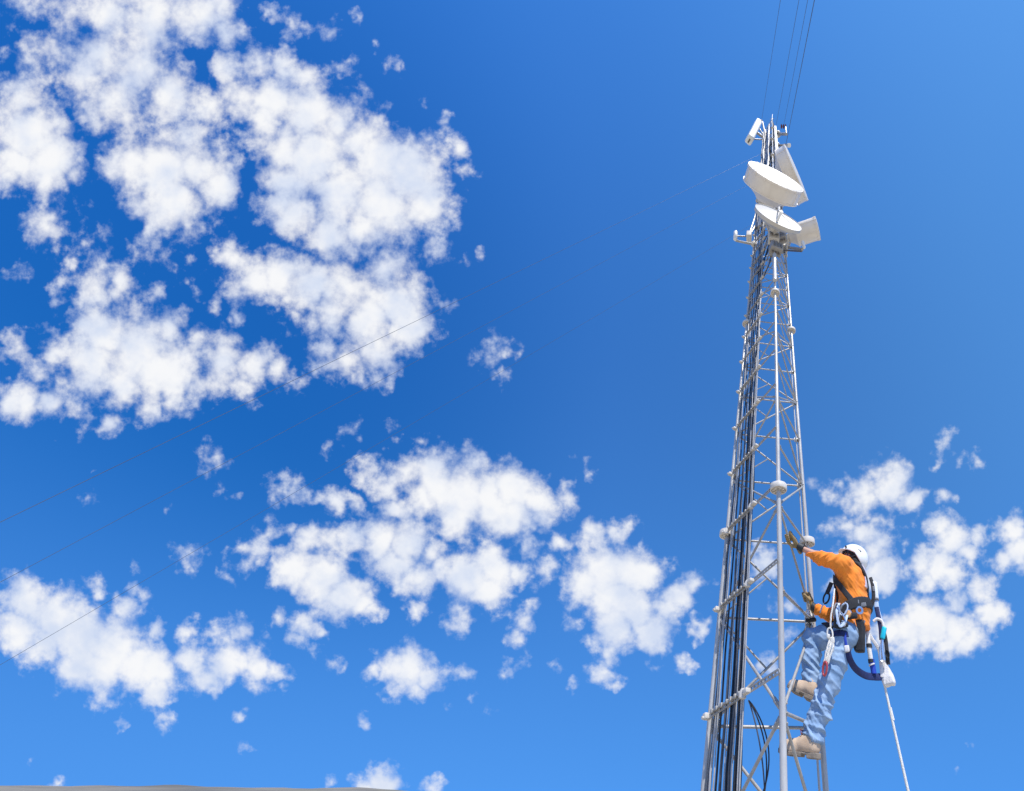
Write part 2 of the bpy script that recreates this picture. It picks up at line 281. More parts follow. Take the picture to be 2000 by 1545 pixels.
class MB:
    """collects shapes (world space) and links them as one mesh object"""
    def __init__(self):
        self.v, self.f, self.flat = [], [], set()
    def add(self, vs, fs, flat=False):
        b = len(self.v)
        self.v += [Vector(v) for v in vs]
        for f in fs:
            if flat: self.flat.add(len(self.f))
            self.f.append([b + i for i in f])
        return self
    def tube(self, pts, r, n=10, caps=True, ref=None, flat_to=1.0):
        """a tube along pts; r a number or one per point; flat_to < 1 flattens it across ref"""
        pts = [Vector(p) for p in pts]
        m = len(pts)
        rs = r if isinstance(r, (list, tuple)) else [r] * m
        u = None
        vs, fs = [], []
        for i, p in enumerate(pts):
            t = (pts[min(i + 1, m - 1)] - pts[max(i - 1, 0)]).normalized()
            if ref is not None:
                w = (Vector(ref) - t * t.dot(Vector(ref))).normalized(); uu = w.cross(t).normalized()
            elif u is None:
                uu, w = perp(t)
            else:
                uu = (u - t * t.dot(u)).normalized(); w = t.cross(uu).normalized()
            u = uu
            for k in range(n):
                a = 2 * math.pi * k / n
                vs.append(p + u * (math.cos(a) * rs[i]) + w * (math.sin(a) * rs[i] * flat_to))
        for i in range(m - 1):
            for k in range(n):
                k2 = (k + 1) % n
                fs.append((i * n + k, i * n + k2, (i + 1) * n + k2, (i + 1) * n + k))
        self.add(vs, fs)
        if caps:
            self.add(vs[:n], [list(range(n))[::-1]], True)
            self.add(vs[-n:], [list(range(n))], True)
        return self
    def box(self, c, ax, size, bevel=0.0):
        """box at c with axes ax (three vectors) and full sizes; bevelled along every edge"""
        c = Vector(c); ax = [Vector(a).normalized() for a in ax]
        bm = bmesh.new()
        bmesh.ops.create_cube(bm, size=1.0)
        for v in bm.verts: v.co = Vector((v.co.x * size[0], v.co.y * size[1], v.co.z * size[2]))
        if bevel > 0:
            bmesh.ops.bevel(bm, geom=bm.edges[:], offset=bevel, segments=3, affect='EDGES', profile=0.5)
        bm.verts.index_update()
        vs = [c + ax[0] * v.co.x + ax[1] * v.co.y + ax[2] * v.co.z for v in bm.verts]
        self.add(vs, [[v.index for v in f.verts] for f in bm.faces], True)
        bm.free()
        return self
    def lathe(self, o, axis, prof, n=48, closed=False):
        """revolve (along, radius) pairs round axis through o"""
        o = Vector(o); a = Vector(axis).normalized(); u, w = perp(a)
        vs, fs = [], []
        m = len(prof)
        for (t, r) in prof:
            for k in range(n):
                th = 2 * math.pi * k / n
                vs.append(o + a * t + u * (math.cos(th) * r) + w * (math.sin(th) * r))
        for i in range(m if closed else m - 1):
            j = (i + 1) % m
            for k in range(n):
                k2 = (k + 1) % n
                fs.append((i * n + k, i * n + k2, j * n + k2, j * n + k))
        return self.add(vs, fs)
    def build(self, name, m, parent=None, smooth=True, angle=40):
        me = bpy.data.meshes.new(name)
        org = Vector(parent.matrix_world.translation) if parent else Vector((0, 0, 0))
        if parent:
            org = Vector((0, 0, 0)); p = parent
            while p: org += p.location; p = p.parent
        me.from_pydata([v - org for v in self.v], [], self.f)
        bm = bmesh.new(); bm.from_mesh(me)
        bmesh.ops.remove_doubles(bm, verts=bm.verts, dist=1e-5)
        bmesh.ops.recalc_face_normals(bm, faces=bm.faces)
        ca = R(angle)
        for f in bm.faces: f.smooth = smooth
        for e in bm.edges:
            if len(e.link_faces) == 2 and e.calc_face_angle(0) > ca: e.smooth = False
        bm.to_mesh(me); bm.free()
        o = bpy.data.objects.new(name, me)
        COL.objects.link(o)
        if m: me.materials.append(m)
        if parent: o.parent = parent
        return o

# ------------------------------------------------------------------ materials
def mat(name, col, rough=0.5, metal=0.0, var=0.12, scale=6.0, bump=0.0, bscale=60.0, spec=0.5, col2=None, stretch=None, sheen=0.0):
    """a principled surface whose colour and roughness wander with noise, with optional fine bump"""
    m = bpy.data.materials.new(name); m.use_nodes = True
    nt = m.node_tree; N, L = nt.nodes, nt.links
    b = N['Principled BSDF']
    tc = N.new('ShaderNodeTexCoord')
    src = tc.outputs['Object']
    if stretch:
        mp = N.new('ShaderNodeMapping'); mp.inputs['Scale'].default_value = stretch
        L.new(src, mp.inputs['Vector']); src = mp.outputs['Vector']
    n = N.new('ShaderNodeTexNoise'); n.inputs['Scale'].default_value = scale; n.inputs['Detail'].default_value = 6
    n.inputs['Roughness'].default_value = 0.6
    L.new(src, n.inputs['Vector'])
    mx = N.new('ShaderNodeMix'); mx.data_type = 'RGBA'
    mr = N.new('ShaderNodeMapRange'); mr.inputs['From Min'].default_value = 0.32; mr.inputs['From Max'].default_value = 0.68
    L.new(n.outputs['Fac'], mr.inputs['Value']); L.new(mr.outputs['Result'], mx.inputs['Factor'])
    c2 = col2 if col2 else tuple(min(1, c * (1 + var)) for c in col)
    c1 = col if col2 else tuple(c * (1 - var) for c in col)
    mx.inputs['A'].default_value = (*c1, 1); mx.inputs['B'].default_value = (*c2, 1)
    L.new(mx.outputs['Result'], b.inputs['Base Color'])
    rr = N.new('ShaderNodeMapRange'); rr.inputs['To Min'].default_value = max(0.05, rough - 0.1); rr.inputs['To Max'].default_value = min(1, rough + 0.1)
    L.new(n.outputs['Fac'], rr.inputs['Value']); L.new(rr.outputs['Result'], b.inputs['Roughness'])
    b.inputs['Metallic'].default_value = metal
    b.inputs['Specular IOR Level'].default_value = spec
    if sheen: b.inputs['Sheen Weight'].default_value = sheen
    if bump:
        n2 = N.new('ShaderNodeTexNoise'); n2.inputs['Scale'].default_value = bscale; n2.inputs['Detail'].default_value = 4
        L.new(src, n2.inputs['Vector'])
        bp = N.new('ShaderNodeBump'); bp.inputs['Strength'].default_value = bump; bp.inputs['Distance'].default_value = 0.01
        L.new(n2.outputs['Fac'], bp.inputs['Height']); L.new(bp.outputs['Normal'], b.inputs['Normal'])
    return m

M = dict(
    leg=mat('galvanised tube', (0.37, 0.36, 0.345), 0.36, 0.12, 0.12, 5.0, 0.2, 45, col2=(0.58, 0.56, 0.53), stretch=(1, 1, 0.35)),
    steel=mat('galvanised bar', (0.38, 0.365, 0.34), 0.42, 0.15, 0.18, 14.0, 0.2, 60),
    rung=mat('weathered bracket', (0.36, 0.345, 0.32), 0.5, 0.25, 0.25, 30.0, 0.3, 80),
    flange=mat('painted flange', (0.66, 0.61, 0.54), 0.6, 0.0, 0.14, 18.0, 0.2, 60),
    knob=mat('white cap', (0.56, 0.525, 0.47), 0.5, 0.0, 0.06, 30),
    black=mat('black cable jacket', (0.012, 0.014, 0.020), 0.3, 0.0, 0.4, 10, 0.1, 50),
    dark=mat('dark grey cable jacket', (0.085, 0.088, 0.10), 0.35, 0.0, 0.3, 10),
    grey=mat('grey cable jacket', (0.40, 0.40, 0.40), 0.45, 0.0, 0.15, 10),
    dish=mat('cream dish paint', (0.76, 0.70, 0.63), 0.5, 0.0, 0.05, 4.0, 0.04, 12),
    radome=mat('white radome', (0.56, 0.53, 0.485), 0.55, 0.0, 0.035, 3.0),
    dull_cream=mat('dull cream paint', (0.60, 0.56, 0.50), 0.6, 0.0, 0.1, 6.0),  # a darker cream than the dish paint
    white=mat('white plastic', (0.80, 0.80, 0.78), 0.4, 0.0, 0.03, 10),
    rust=mat('dark bracket', (0.16, 0.13, 0.11), 0.6, 0.3, 0.3, 20),
    box=mat('dull grey cabinet', (0.30, 0.28, 0.26), 0.6, 0.1, 0.2, 8),
    wire=mat('wire rope', (0.10, 0.125, 0.17), 0.6, 0.0, 0.2, 3),
    brown=mat('brown insulator', (0.14, 0.035, 0.02), 0.35, 0.0, 0.2, 20),
)

# ------------------------------------------------------------------ ground and hills
def make_ground():
    g = mat('dry soil', (0.50, 0.44, 0.34), 0.95, 0, 0.2, 0.05, 0.3, 3.0, col2=(0.40, 0.36, 0.27))
    n, Rm = 64, 26000.0
    vs, fs = [Vector((0, 0, 0))], []
    rings = [3, 8, 20, 60, 200, 800, 3000, 9000, Rm]
    for r in rings:
        for k in range(n):
            a = 2 * math.pi * k / n
            x, y = r * math.cos(a), r * math.sin(a)
            vs.append(Vector((x, y, 0.0)))
    for k in range(n): fs.append((0, 1 + k, 1 + (k + 1) % n))
    for i in range(len(rings) - 1):
        for k in range(n):
            k2 = (k + 1) % n
            fs.append((1 + i * n + k, 1 + (i + 1) * n + k, 1 + (i + 1) * n + k2, 1 + i * n + k2))
    mb = MB(); mb.add(vs, fs)
    tag(mb.build('ground', g), kind='structure')
    # a low range of hills, far off to the left
    h = mat('scrub hillside', (0.12, 0.11, 0.09), 0.95, 0, 0.3, 0.004, 0.4, 0.05, col2=(0.26, 0.23, 0.18))
    na, nr = 160, 14
    vs, fs = [], []
    for i in range(na):
        az = R(-100 + 92 * i / (na - 1))
        for j in range(nr):
            d = 1500 + 1500 * j / (nr - 1)
            t = j / (nr - 1)
            env = math.sin(math.pi * t) ** 1.2
            fade = min(1, i / 12) * min(1, max(0, (136 - i) / 26))
            hh = (18.8 - 5 * max(0, 1 - i / 60) + 7 * min(1, max(0, (i - 70) / 30)) + 7 * mnoise.noise((i * 0.08, 0.3, 0.0)) + 5 * mnoise.noise((i * 0.3, j * 0.4, 2.0))) * env * fade
            vs.append(Vector((math.sin(az) * d, math.cos(az) * d, hh - 0.3)))
    for i in range(na - 1):
        for j in range(nr - 1):
            fs.append((i * nr + j, (i + 1) * nr + j, (i + 1) * nr + j + 1, i * nr + j + 1))
    mb = MB(); mb.add(vs, fs)
    tag(mb.build('hills', h), kind='structure')
make_ground()

# ------------------------------------------------------------------ the mast
TX, TY, TW, PHI = 0.0, 4.1, 1.0, 0.146
RC = TW / math.sqrt(3)
def legxy(k):                                      # 0 near leg, 1 left leg, 2 right leg
    a = PHI + (0, -2 * math.pi / 3, 2 * math.pi / 3)[k]
    return TX + RC * math.sin(a), TY - RC * math.cos(a)
LEG = [legxy(k) for k in range(3)]
def lp(k, z): return Vector((LEG[k][0], LEG[k][1], z))
def face_point(a, b, t, z, out=0.0):
    """point on the face between legs a and b, pushed outwards"""
    p = lp(a, z).lerp(lp(b, z), t)
    o = (lp(a, z) + lp(b, z)) / 2 - Vector((TX, TY, z)); o.normalize()
    return p + o * out
def face_out(a, b):
    o = (lp(a, 0) + lp(b, 0)) / 2 - Vector((TX, TY, 0)); return o.normalized()
TOP = 37.6
Z0, DZ = CAMH + 0.43, 0.85                          # panel points of the lattice
NODES = [Z0 + DZ * k for k in range(-2, 42)]

tower = thing('lattice_tower', (TX, TY, 0), 'tall slender triangular steel lattice mast carrying dishes and cables', 'tower')

def make_tower():
    flz = {0: [CAMH + 2.34, CAMH + 6.97, 13.4], 1: [CAMH + 2.20, CAMH + 7.07, 13.4], 2: [CAMH + 2.17, CAMH + 7.02, 13.4]}
    for k in range(3):
        mb = MB(); rr = 0.0255
        mb.tube([lp(k, 0), lp(k, 13.4), lp(k, 27), lp(k, TOP)], [rr, rr, rr * 0.9, rr * 0.85], 22)
        leg = mb.build('leg', M['leg'], tower)
        for z in flz[k] + [18.2, 23, 27.8, 32.6]:
            f = MB(); p = lp(k, z)
            # two bolted plates with a rounded rim
            f.lathe(p, (0, 0, 1), [(-0.024, rr), (-0.024, 0.074), (-0.036, 0.078), (-0.040, 0.084), (-0.038, 0.091), (-0.030, 0.095), (0.022, 0.095),
                                   (0.032, 0.091), (0.036, 0.082), (0.036, rr)], 40)
            for q in range(8):
                a = 2 * math.pi * q / 8 + 0.2
                c = p + Vector((math.cos(a), math.sin(a), 0)) * 0.061
                f.tube([c - Vector((0, 0, 0.046)), c - Vector((0, 0, 0.020))], 0.0115, 6)
                f.tube([c + Vector((0, 0, 0.030)), c + Vector((0, 0, 0.044))], 0.0115, 6)
            fl = f.build('flange', M['flange'], leg)
        base = MB()
        base.lathe(lp(k, 0.0), (0, 0, 1), [(0.001, 0.0), (0.001, 0.14), (0.028, 0.14), (0.028, rr)], 24)
        base.build('foot_plate', M['flange'], leg)
    # lattice: horizontals and zigzag diagonals on three faces
    faces = [(1, 2), (0, 2), (1, 0)]
    def horiz(a, b, z):
        mb = MB(); mb.tube([face_point(a, b, 0.025, z), face_point(a, b, 0.975, z)], 0.0125, 10)
        d = (lp(b, z) - lp(a, z)).normalized(); o = face_out(a, b)
        for t in (0.05, 0.95):                              # gusset plate and its bolt
            c = face_point(a, b, t, z)
            mb.box(c, (d, o, Vector((0, 0, 1))), (0.075, 0.009, 0.085), 0.003)
            mb.tube([c - o * 0.022 + d * 0.012, c + o * 0.022 + d * 0.012], 0.008, 6)
        return mb
    def diag(a, b, z0, z1):
        mb = MB(); p, q = face_point(a, b, 0.03, z0), face_point(a, b, 0.97, z1)
        m = (p + q) / 2
        mb.tube([p, p.lerp(q, 0.03), p.lerp(q, 0.97), q], [0.008, 0.0125, 0.0125, 0.008], 10)
        d = (q - p).normalized(); o = face_out(a, b)
        for c in (p.lerp(q, 0.035), p.lerp(q, 0.965)):      # flattened, bolted ends
            mb.box(c, (d, o, d.cross(o)), (0.085, 0.012, 0.036), 0.003)
            mb.tube([c - o * 0.018, c + o * 0.018], 0.008, 6)
        return mb
    far = MB()
    nb = 0
    for i, z in enumerate(NODES):
        top = i == len(NODES) - 1
        for fi, (a, b) in enumerate(faces):
            items = []
            if fi != 2: items.append(('crossbar', horiz(a, b, z)))
            if not top:
                if fi == 1: up = i % 2 == 0
                elif fi == 0: up = i % 2 == 0
                else: up = i % 2 == 1
                z0, z1 = (z + 0.03, z + DZ - 0.03) if up else (z + DZ - 0.03, z + 0.03)
                items.append(('diagonal_brace', diag(a, b, z0, z1)))
                if fi == 0 and i < 16:                  # a second, thinner rod crosses the back panels
                    p, q = face_point(a, b, 0.04, z1), face_point(a, b, 0.5, (z0 + z1) / 2)
                    if i >= 2:
                        items.append(('diagonal_brace', MB().tube([p, q], 0.009, 8)))
            if fi == 1 and not top and 6 <= i < 20 and i % 2 == 0:
                items.append(('diagonal_brace', MB().tube([face_point(a, b, 0.04, z + DZ - 0.05), face_point(a, b, 0.5, z + DZ / 2)], 0.009, 8)))
            for nm, mb in items:
                if i < 20: mb.build(nm, M['steel'], tower)
                else: far.add(mb.v, mb.f)

    o = far.build('upper_lattice', M['steel'], tower); o['kind'] = 'stuff'
    # cable rungs across the left face: a slotted bar, one clamp per cable, a white cap on the climbing rail
    out = face_out(1, 0)
    ax = (lp(0, 0) - lp(1, 0)).normalized()
    for i, z in enumerate(NODES):
        zl, zr = z + 0.05, z + 0.23
        def rp(t, o=0.045):
            return face_point(1, 0, t, zl + (zr - zl) * t, o)
        d = (rp(1) - rp(0)).normalized(); up = out.cross(d).normalized()
        if up.z < 0: up = -up
        if i < 26:
            mb = MB()
            a, b = rp(0.03), rp(1.02)
            h, w = 0.036, 0.022
            # slotted channel: two rails and the webs between its slots
            for s in (-1, 1):
                mb.box((a + b) / 2 + up * (s * h / 2 * 0.78), (d, out, up), ((b - a).length, w * 0.5, h * 0.3))
            nweb = 22
            for q in range(nweb + 1):
                mb.box(a.lerp(b, q / nweb), (d, out, up), (0.019, w * 0.42, h * 0.6))
            rung = mb.build('cable_rung', M['rung'], tower)
            cl = MB()
            for t in CT:
                c = rp(t, 0.058)
                cl.box(c + up * 0.012, (d, out, up), (0.027, 0.034, 0.032), 0.006)
            cl.box((rp(CT[0], 0.06) + rp(CT[-1], 0.06)) / 2 + up * 0.012, (d, out, up), ((rp(CT[0]) - rp(CT[-1])).length, 0.010, 0.012))
            cl.build('cable_clamp', M['knob'] if False else M['rung'], rung)
            kb = MB()
            c = rp(0.585, 0.075)
            kb.lathe(c - Vector((0, 0, 0.035)), (0.1, -0.1, 1), [(-0.01, 0.0), (-0.01, 0.018), (0.0, 0.032), (0.036, 0.029), (0.058, 0.018), (0.063, 0.0)], 12)
            kb.box(c + d * 0.055 - up * 0.01, (d, out, up), (0.06, 0.05, 0.035), 0.008)
            kb.build('rail_cap', M['knob'], rung)
            ke = MB()
            c = rp(0.035, 0.06)
            ke.box(c, (d, out, up), (0.050, 0.062, 0.046), 0.010)
            ke.tube([c - out * 0.03 - up * 0.012, c + out * 0.05 - up * 0.012], 0.012, 8)
            ke.build('end_clamp', M['knob'], rung)
    # climbing rail (two thin rods) through the caps, and a thin conduit on the right leg
    for off in (-0.012, 0.014):
        pts = []
        for i, z in enumerate(NODES[:30]):
            for s in (0.0, 0.5):
                zz = z + 0.15 + s * DZ
                sway = 0.0 if s == 0 else (0.018 * mnoise.noise((i * 1.7, off * 90, 0)))
                pts.append(face_point(1, 0, 0.585, zz, 0.07) + ax * (off + sway))
        MB().tube(pts, 0.006, 8).build('climbing_rail', M['grey'], tower)
    pts = [lp(2, z) + Vector((-0.055, -0.03 + 0.01 * mnoise.noise((z * 0.7, 0, 5)), 0)) for z in np.arange(0.2, TOP, 0.6)]
    MB().tube(pts, 0.010, 8).build('conduit', M['leg'], tower)
    mb = MB()
    mb.tube([lp(0, TOP), lp(1, TOP), lp(2, TOP), lp(0, TOP)], 0.03, 8)
    mb.build('top_ring', M['steel'], tower)

CT = [0.12, 0.19, 0.265, 0.345, 0.40, 0.465, 0.52]
make_tower()

def make_cables():
    ax = (lp(0, 0) - lp(1, 0)).normalized()
    rads = [0.010, 0.009, 0.012, 0.012, 0.010, 0.013, 0.009]
    tops = [36.5, 36.0, 36.4, 12.5, 35.5, 33.0, 36]
    rnd = random.Random(3)
    lab = {'black': 'black cable strapped behind the rungs on the left face of the mast',
           'dark': 'dark grey cable strapped behind the rungs on the left face of the mast',
           'grey': 'pale grey cable strapped behind the rungs on the left face of the mast'}
    kinds = ['grey', 'black', 'dark', 'black', 'dark', 'black', 'black']
    def run(k, t, r, top, kind, inn, amp):
        pts = []
        z = 0.05
        while z < top:
            s = amp * mnoise.noise((z * 0.55, k * 3.1, 0)) + amp * 0.6 * mnoise.noise((z * 1.6, k * 5.3, 9))
            pin = abs(((z - NODES[0] - 0.14 + 4 * DZ) / DZ) % 1.0 - 0.5) * 2        # 1 at the rungs, 0 between
            s *= (1.15 - pin)
            pts.append(face_point(1, 0, t, z, inn + 0.015 * mnoise.noise((z * 0.8, k * 2.2, 4)) * (1.2 - pin)) + ax * s)
            z += 0.2125
        o = MB().tube(pts, r, 8).build('coaxial_cable', M[kind])
        tag(o, lab[kind], 'cable', 'cables strapped up the left face of the mast')
    for k, t in enumerate(CT):
        run(k, t, rads[k], tops[k], kinds[k], 0.012, 0.035)
    # a second layer inside the first, and the cables tied along the left leg
    for k, (t, r, top, kind) in enumerate([(0.375, 0.011, 36, 'black'), (0.30, 0.010, 35, 'dark'), (0.44, 0.010, 34, 'black'),
                                           (0.155, 0.006, 36, 'grey'), (0.31, 0.0055, 35, 'grey'), (0.43, 0.006, 36, 'grey'), (0.495, 0.0055, 34, 'grey'), (0.055, 0.011, 36.2, 'dark'), (0.08, 0.009, 35, 'black')]):
        run(20 + k, t, r, top, kind, -0.04 if k < 3 else 0.02 if k < 7 else -0.01, 0.045)
    # slack loops hanging below a rail cap
    for k, (dx, kind) in enumerate(((0.0, 'black'), (0.03, 'black'), (0.012, 'dark'))):
        a = at(1462, 1368, 3.80); b = at(1465 + 14 * k, 1600, 3.78)
        pts = []
        for i in range(25):
            t = i / 24
            p = a.lerp(b, t)
            bul = math.sin(math.pi * t) ** 0.8
            p += Vector((1, -0.2, 0)) * (bul * (0.055 + 0.045 * (2 - k)) * (1 if k < 2 else 0.75))
            pts.append(p)
        o = MB().tube(pts, 0.0055, 8).build('slack_cable', M[kind])
        tag(o, ('thin black cable hanging slack in the outermost loop below the lowest white rail cap',
                'thin black cable hanging slack just inside the outermost loop below the white cap',
                'thin dark grey cable hanging nearly straight inside the slack black loops')[k], 'cable')
make_cables()

# ------------------------------------------------------------------ dishes and antennas on the mast
def hv(x, y, z=0.0): return Vector((x, y, z)).normalized()

def mount_pipe(t, z, k, n=2):
    """a short pipe with clamps that carries a dish on leg k"""
    mb = MB()
    p = lp(k, z)
    mb.tube([p + Vector((0.0, -0.09, -0.45)), p + Vector((0.0, -0.09, 0.45))], 0.045, 14)
    for dz in (-0.3, 0.3):
        mb.box(p + Vector((0, -0.045, dz)), ((1, 0, 0), (0, 1, 0), (0, 0, 1)), (0.13, 0.16, 0.07), 0.01)
    return mb

def shrouded_dish(fc, ax, r, drum, cone, r_back, leg, label, hub_to=None):
    """drum-shaped microwave dish: fabric face, shroud, cone-shaped reflector, hub on a bracket"""
    t = thing('microwave_dish', tuple(fc - ax * (drum + cone)), label, 'dish antenna', 'microwave dishes on the mast')
    mb = MB()
    mb.lathe(fc, ax, [(0.035, 0.0), (0.033, r * 0.4), (0.026, r * 0.75), (0.012, r * 0.97), (0.0, r * 1.0)], 72)
    rad = mb.build('radome', M['radome'], t)
    mb = MB()
    mb.lathe(fc, ax, [(0.004, r * 1.002), (0.004, r * 1.02), (-0.05, r * 1.02), (-0.05, r * 1.004), (-drum, r * 1.0), (-drum, r * 1.03), (-drum - 0.03, r * 1.03), (-drum - 0.03, r * 0.99)], 72)
    u, w = perp(ax)
    for k in range(16):                                    # the clips that stretch the face
        a = 2 * math.pi * k / 16
        e = u * math.cos(a) + w * math.sin(a)
        mb.box(fc - ax * 0.03 + e * r * 1.025, (ax, e, ax.cross(e)), (0.09, 0.012, 0.035))
    for k in range(6):                                     # panel seams of the shroud
        a = 2 * math.pi * k / 6 + 0.4
        e = u * math.cos(a) + w * math.sin(a)
        mb.box(fc - ax * (drum / 2 + 0.02) + e * r * 1.006, (ax, e, ax.cross(e)), (drum - 0.06, 0.012, 0.03))
    mb.build('shroud', M['dish'], t)
    mb = MB()
    prof = []
    for i in range(9):
        s = i / 8
        prof.append((-drum - 0.03 - cone * s, r * 0.99 + (r_back - r * 0.99) * (1 - (1 - s) ** 1.35)))
    prof += [(-drum - 0.03 - cone, r_back * 0.5), (-drum - 0.03 - cone - 0.001, 0.0)]
    mb.lathe(fc, ax, prof, 72)
    mb.build('reflector', M['dish'], t)
    mb = MB()
    hub = fc - ax * (drum + cone + 0.02)
    mb.lathe(hub, ax, [(0.02, r_back * 0.8), (-0.10, r_back * 0.8), (-0.10, 0.05), (-0.22, 0.05), (-0.22, 0.0)], 24)
    p = lp(leg, hub.z)
    for dz in (-0.28, 0.28):
        q = p + Vector((0, 0, dz))
        mb.tube([hub + Vector((0, 0, dz * 0.6)) - ax * 0.05, q], 0.028, 10)
        mb.tube([hub + w * r * 0.55 * (1 if dz > 0 else -1) + ax * cone * 0.55, q], 0.016, 8)
        mb.lathe(q - Vector((0, 0, 0.06)), (0, 0, 1), [(0, 0.028), (0, 0.055), (0.12, 0.055), (0.12, 0.028)], 16)
    mb.build('mount_bracket', M['dull_cream'], t)
    return t

A1 = hv(0.40, -0.915)
f1 = at(1516.5, 345, 2.55)
shrouded_dish(f1, A1, 0.86, 0.40, 0.30, 0.36, 0, 'largest white drum-shaped dish, facing forward above the open dish')
A4 = hv(0.88, -0.475)
f4 = at(1556, 338, 3.55)
shrouded_dish(f4, A4, 1.12, 0.42, 0.40, 0.40, 2, 'white drum dish seen edge-on behind the largest dish, topmost of the dishes')
A3 = hv(0.95, -0.31)
f3 = at(1597, 446, 3.75)
shrouded_dish(f3, A3, 0.33, 0.62, 0.22, 0.16, 2, 'small white drum dish pointing right, lowest of the dishes beside the open one')

def open_dish(fc, ax, r, deep, label):
    t = thing('microwave_dish', tuple(fc - ax * (deep + 0.2)), label, 'dish antenna', 'microwave dishes on the mast')
    mb = MB()
    prof = []
    for i in range(13):                                    # bowl inside, rim, bowl outside
        s = i / 12
        prof.append((-0.11 + 0.11 * s * s, max(0.0, r * s * 0.985)))
    prof += [(0.012, r * 0.99), (0.012, r), (-0.07, r * 1.0), (-0.075, r * 0.975)]
    for i in range(9):
        s = 1 - i / 8
        prof.append((-0.08 - (deep - 0.08) * (1 - s * s), max(0.0, r * 0.97 * s)))
    mb.lathe(fc, ax, prof, 72)
    mb.build('reflector', M['radome'], t)
    u = Vector((0, 0, 1)); w = ax.cross(u).normalized()
    mb = MB()
    mb.tube([fc - ax * 0.1, fc + ax * 0.12], [0.035, 0.032], 16)
    mb.lathe(fc + ax * 0.12, ax, [(0.0, 0.03), (0.005, 0.055), (0.04, 0.058), (0.05, 0.0)], 20)
    fd = mb.build('feed', M['white'], t)
    mb = MB()
    mb.tube([fc + ax * 0.10, fc + ax * 0.08 + u * r * 0.45, fc + u * r * 0.98], 0.02, 8)
    mb.tube([fc + ax * 0.10, fc + ax * 0.0 - w * r * 0.5], 0.010, 8)
    mb.build('feed_support', M['white'], t)
    mb = MB()
    hub = fc - ax * deep
    mb.lathe(hub, ax, [(0.03, 0.16), (-0.08, 0.16), (-0.08, 0.0)], 24)
    p = lp(0, hub.z)
    for dz in (-0.22, 0.22):
        q = p + Vector((0, 0, dz))
        mb.tube([hub + Vector((0, 0, dz * 0.5)), q], 0.026, 10)
        mb.tube([fc - ax * 0.09 + w * r * 0.7, q], 0.014, 8)
        mb.lathe(q - Vector((0, 0, 0.06)), (0, 0, 1), [(0, 0.028), (0, 0.055), (0.12, 0.055), (0.12, 0.028)], 16)
    mb.build('mount_bracket', M['dull_cream'], t)
A2 = hv(0.415, -0.91, 0.03)
open_dish(at(1521, 425, 2.95), A2, 0.64, 0.26, 'open white dish with a tube feed at its centre, below the largest dish')

def panel_antenna():
    c = at(1471, 258, 3.9)
    la = (at(1481, 239, 3.72) - at(1463, 275, 4.02)); L = la.length; la.normalize()
    n = Vector((-0.8, -0.6, 0)); n = (n - la * n.dot(la)).normalized(); w = la.cross(n)
    t = thing('panel_antenna', tuple(c), 'white rounded box-shaped panel antenna hung out to the left near the mast top', 'antenna')
    c = (at(1481, 239, 3.72) + at(1463, 275, 4.02)) / 2
    t.location = c
    mb = MB()
    mb.box(c, (la, n, w), (L * 0.94, 0.48, 0.58), 0.12)
    body = mb.build('radome', M['white'], t)
    mb = MB()
    mb.box(c - la * (L / 2 + 0.01), (la, n, w), (0.03, 0.10, 0.26), 0.01)
    mb.build('end_cap', M['rust'], t)
    mb = MB()
    for s, leg in ((0.30, 1), (-0.32, 1), (0.02, 1)):
        a = c + la * (L * s) - n * 0.2
        b = lp(1, c.z + (0.9 if s > 0.1 else -0.7 if s < 0 else 0.1))
        mb.tube([a, b], 0.045 if s != 0.02 else 0.09, 10)
    mb.tube([lp(1, c.z - 0.8), lp(1, c.z + 1.0)], 0.06, 10)
    mb.build('mount_bracket', M['steel'], t)
panel_antenna()

def side_arm(label, base_px, tip_px, Y0, Y1, r, kind):
    """a pipe arm held out from the mast with an antenna at its tip"""
    a, b = at(*base_px, Y0), at(*tip_px, Y1)
    t = thing('outrigger_antenna', tuple(a), label, 'antenna', 'antennas held out on side arms')
    d = (b - a).normalized()
    mb = MB(); mb.tube([a, b], r, 12); 
    mb.build('arm', M['steel'], t)
    mb = MB()
    mb.lathe(a - Vector((0, 0, r * 1.6)), (0, 0, 1), [(0, r), (0, r * 2.4), (r * 3.2, r * 2.4), (r * 3.2, r)], 14)
    mb.build('clamp', M['dull_cream'], t)
    return t, a, b, d

# left arm below the dishes: two parallel pipes, a plate, a white rod antenna at the tip
t, a, b, d = side_arm('double pipe arm reaching left below the dishes, a white stub antenna at its tip', (1474, 478), (1437, 470), 4.25, 4.15, 0.035, 0)
mb = MB(); mb.tube([at(1461, 462, 4.25), at(1438, 461, 4.15)], 0.026, 10)
mb.tube([at(1476, 440, 4.25), at(1462, 462, 4.25)], 0.03, 8)
mb.tube([at(1479, 405, 4.25), at(1474, 425, 4.25), at(1462, 462, 4.25)], 0.03, 8)
mb.build('arm', M['steel'], t)
mb = MB(); mb.box(at(1463, 462, 4.22), ((1, 0, 0), (0, 1, 0), (0, 0, 1)), (0.16, 0.25, 0.4), 0.02)
mb.build('plate', M['dull_cream'], t)
mb = MB()
p0, p1 = at(1436, 469, 4.12), at(1437, 452, 3.98)
mb.tube([p0, p0.lerp(p1, 0.08), p0.lerp(p1, 0.92), p1], [0.04, 0.062, 0.062, 0.04], 14)
mb.build('antenna', M['white'], t)
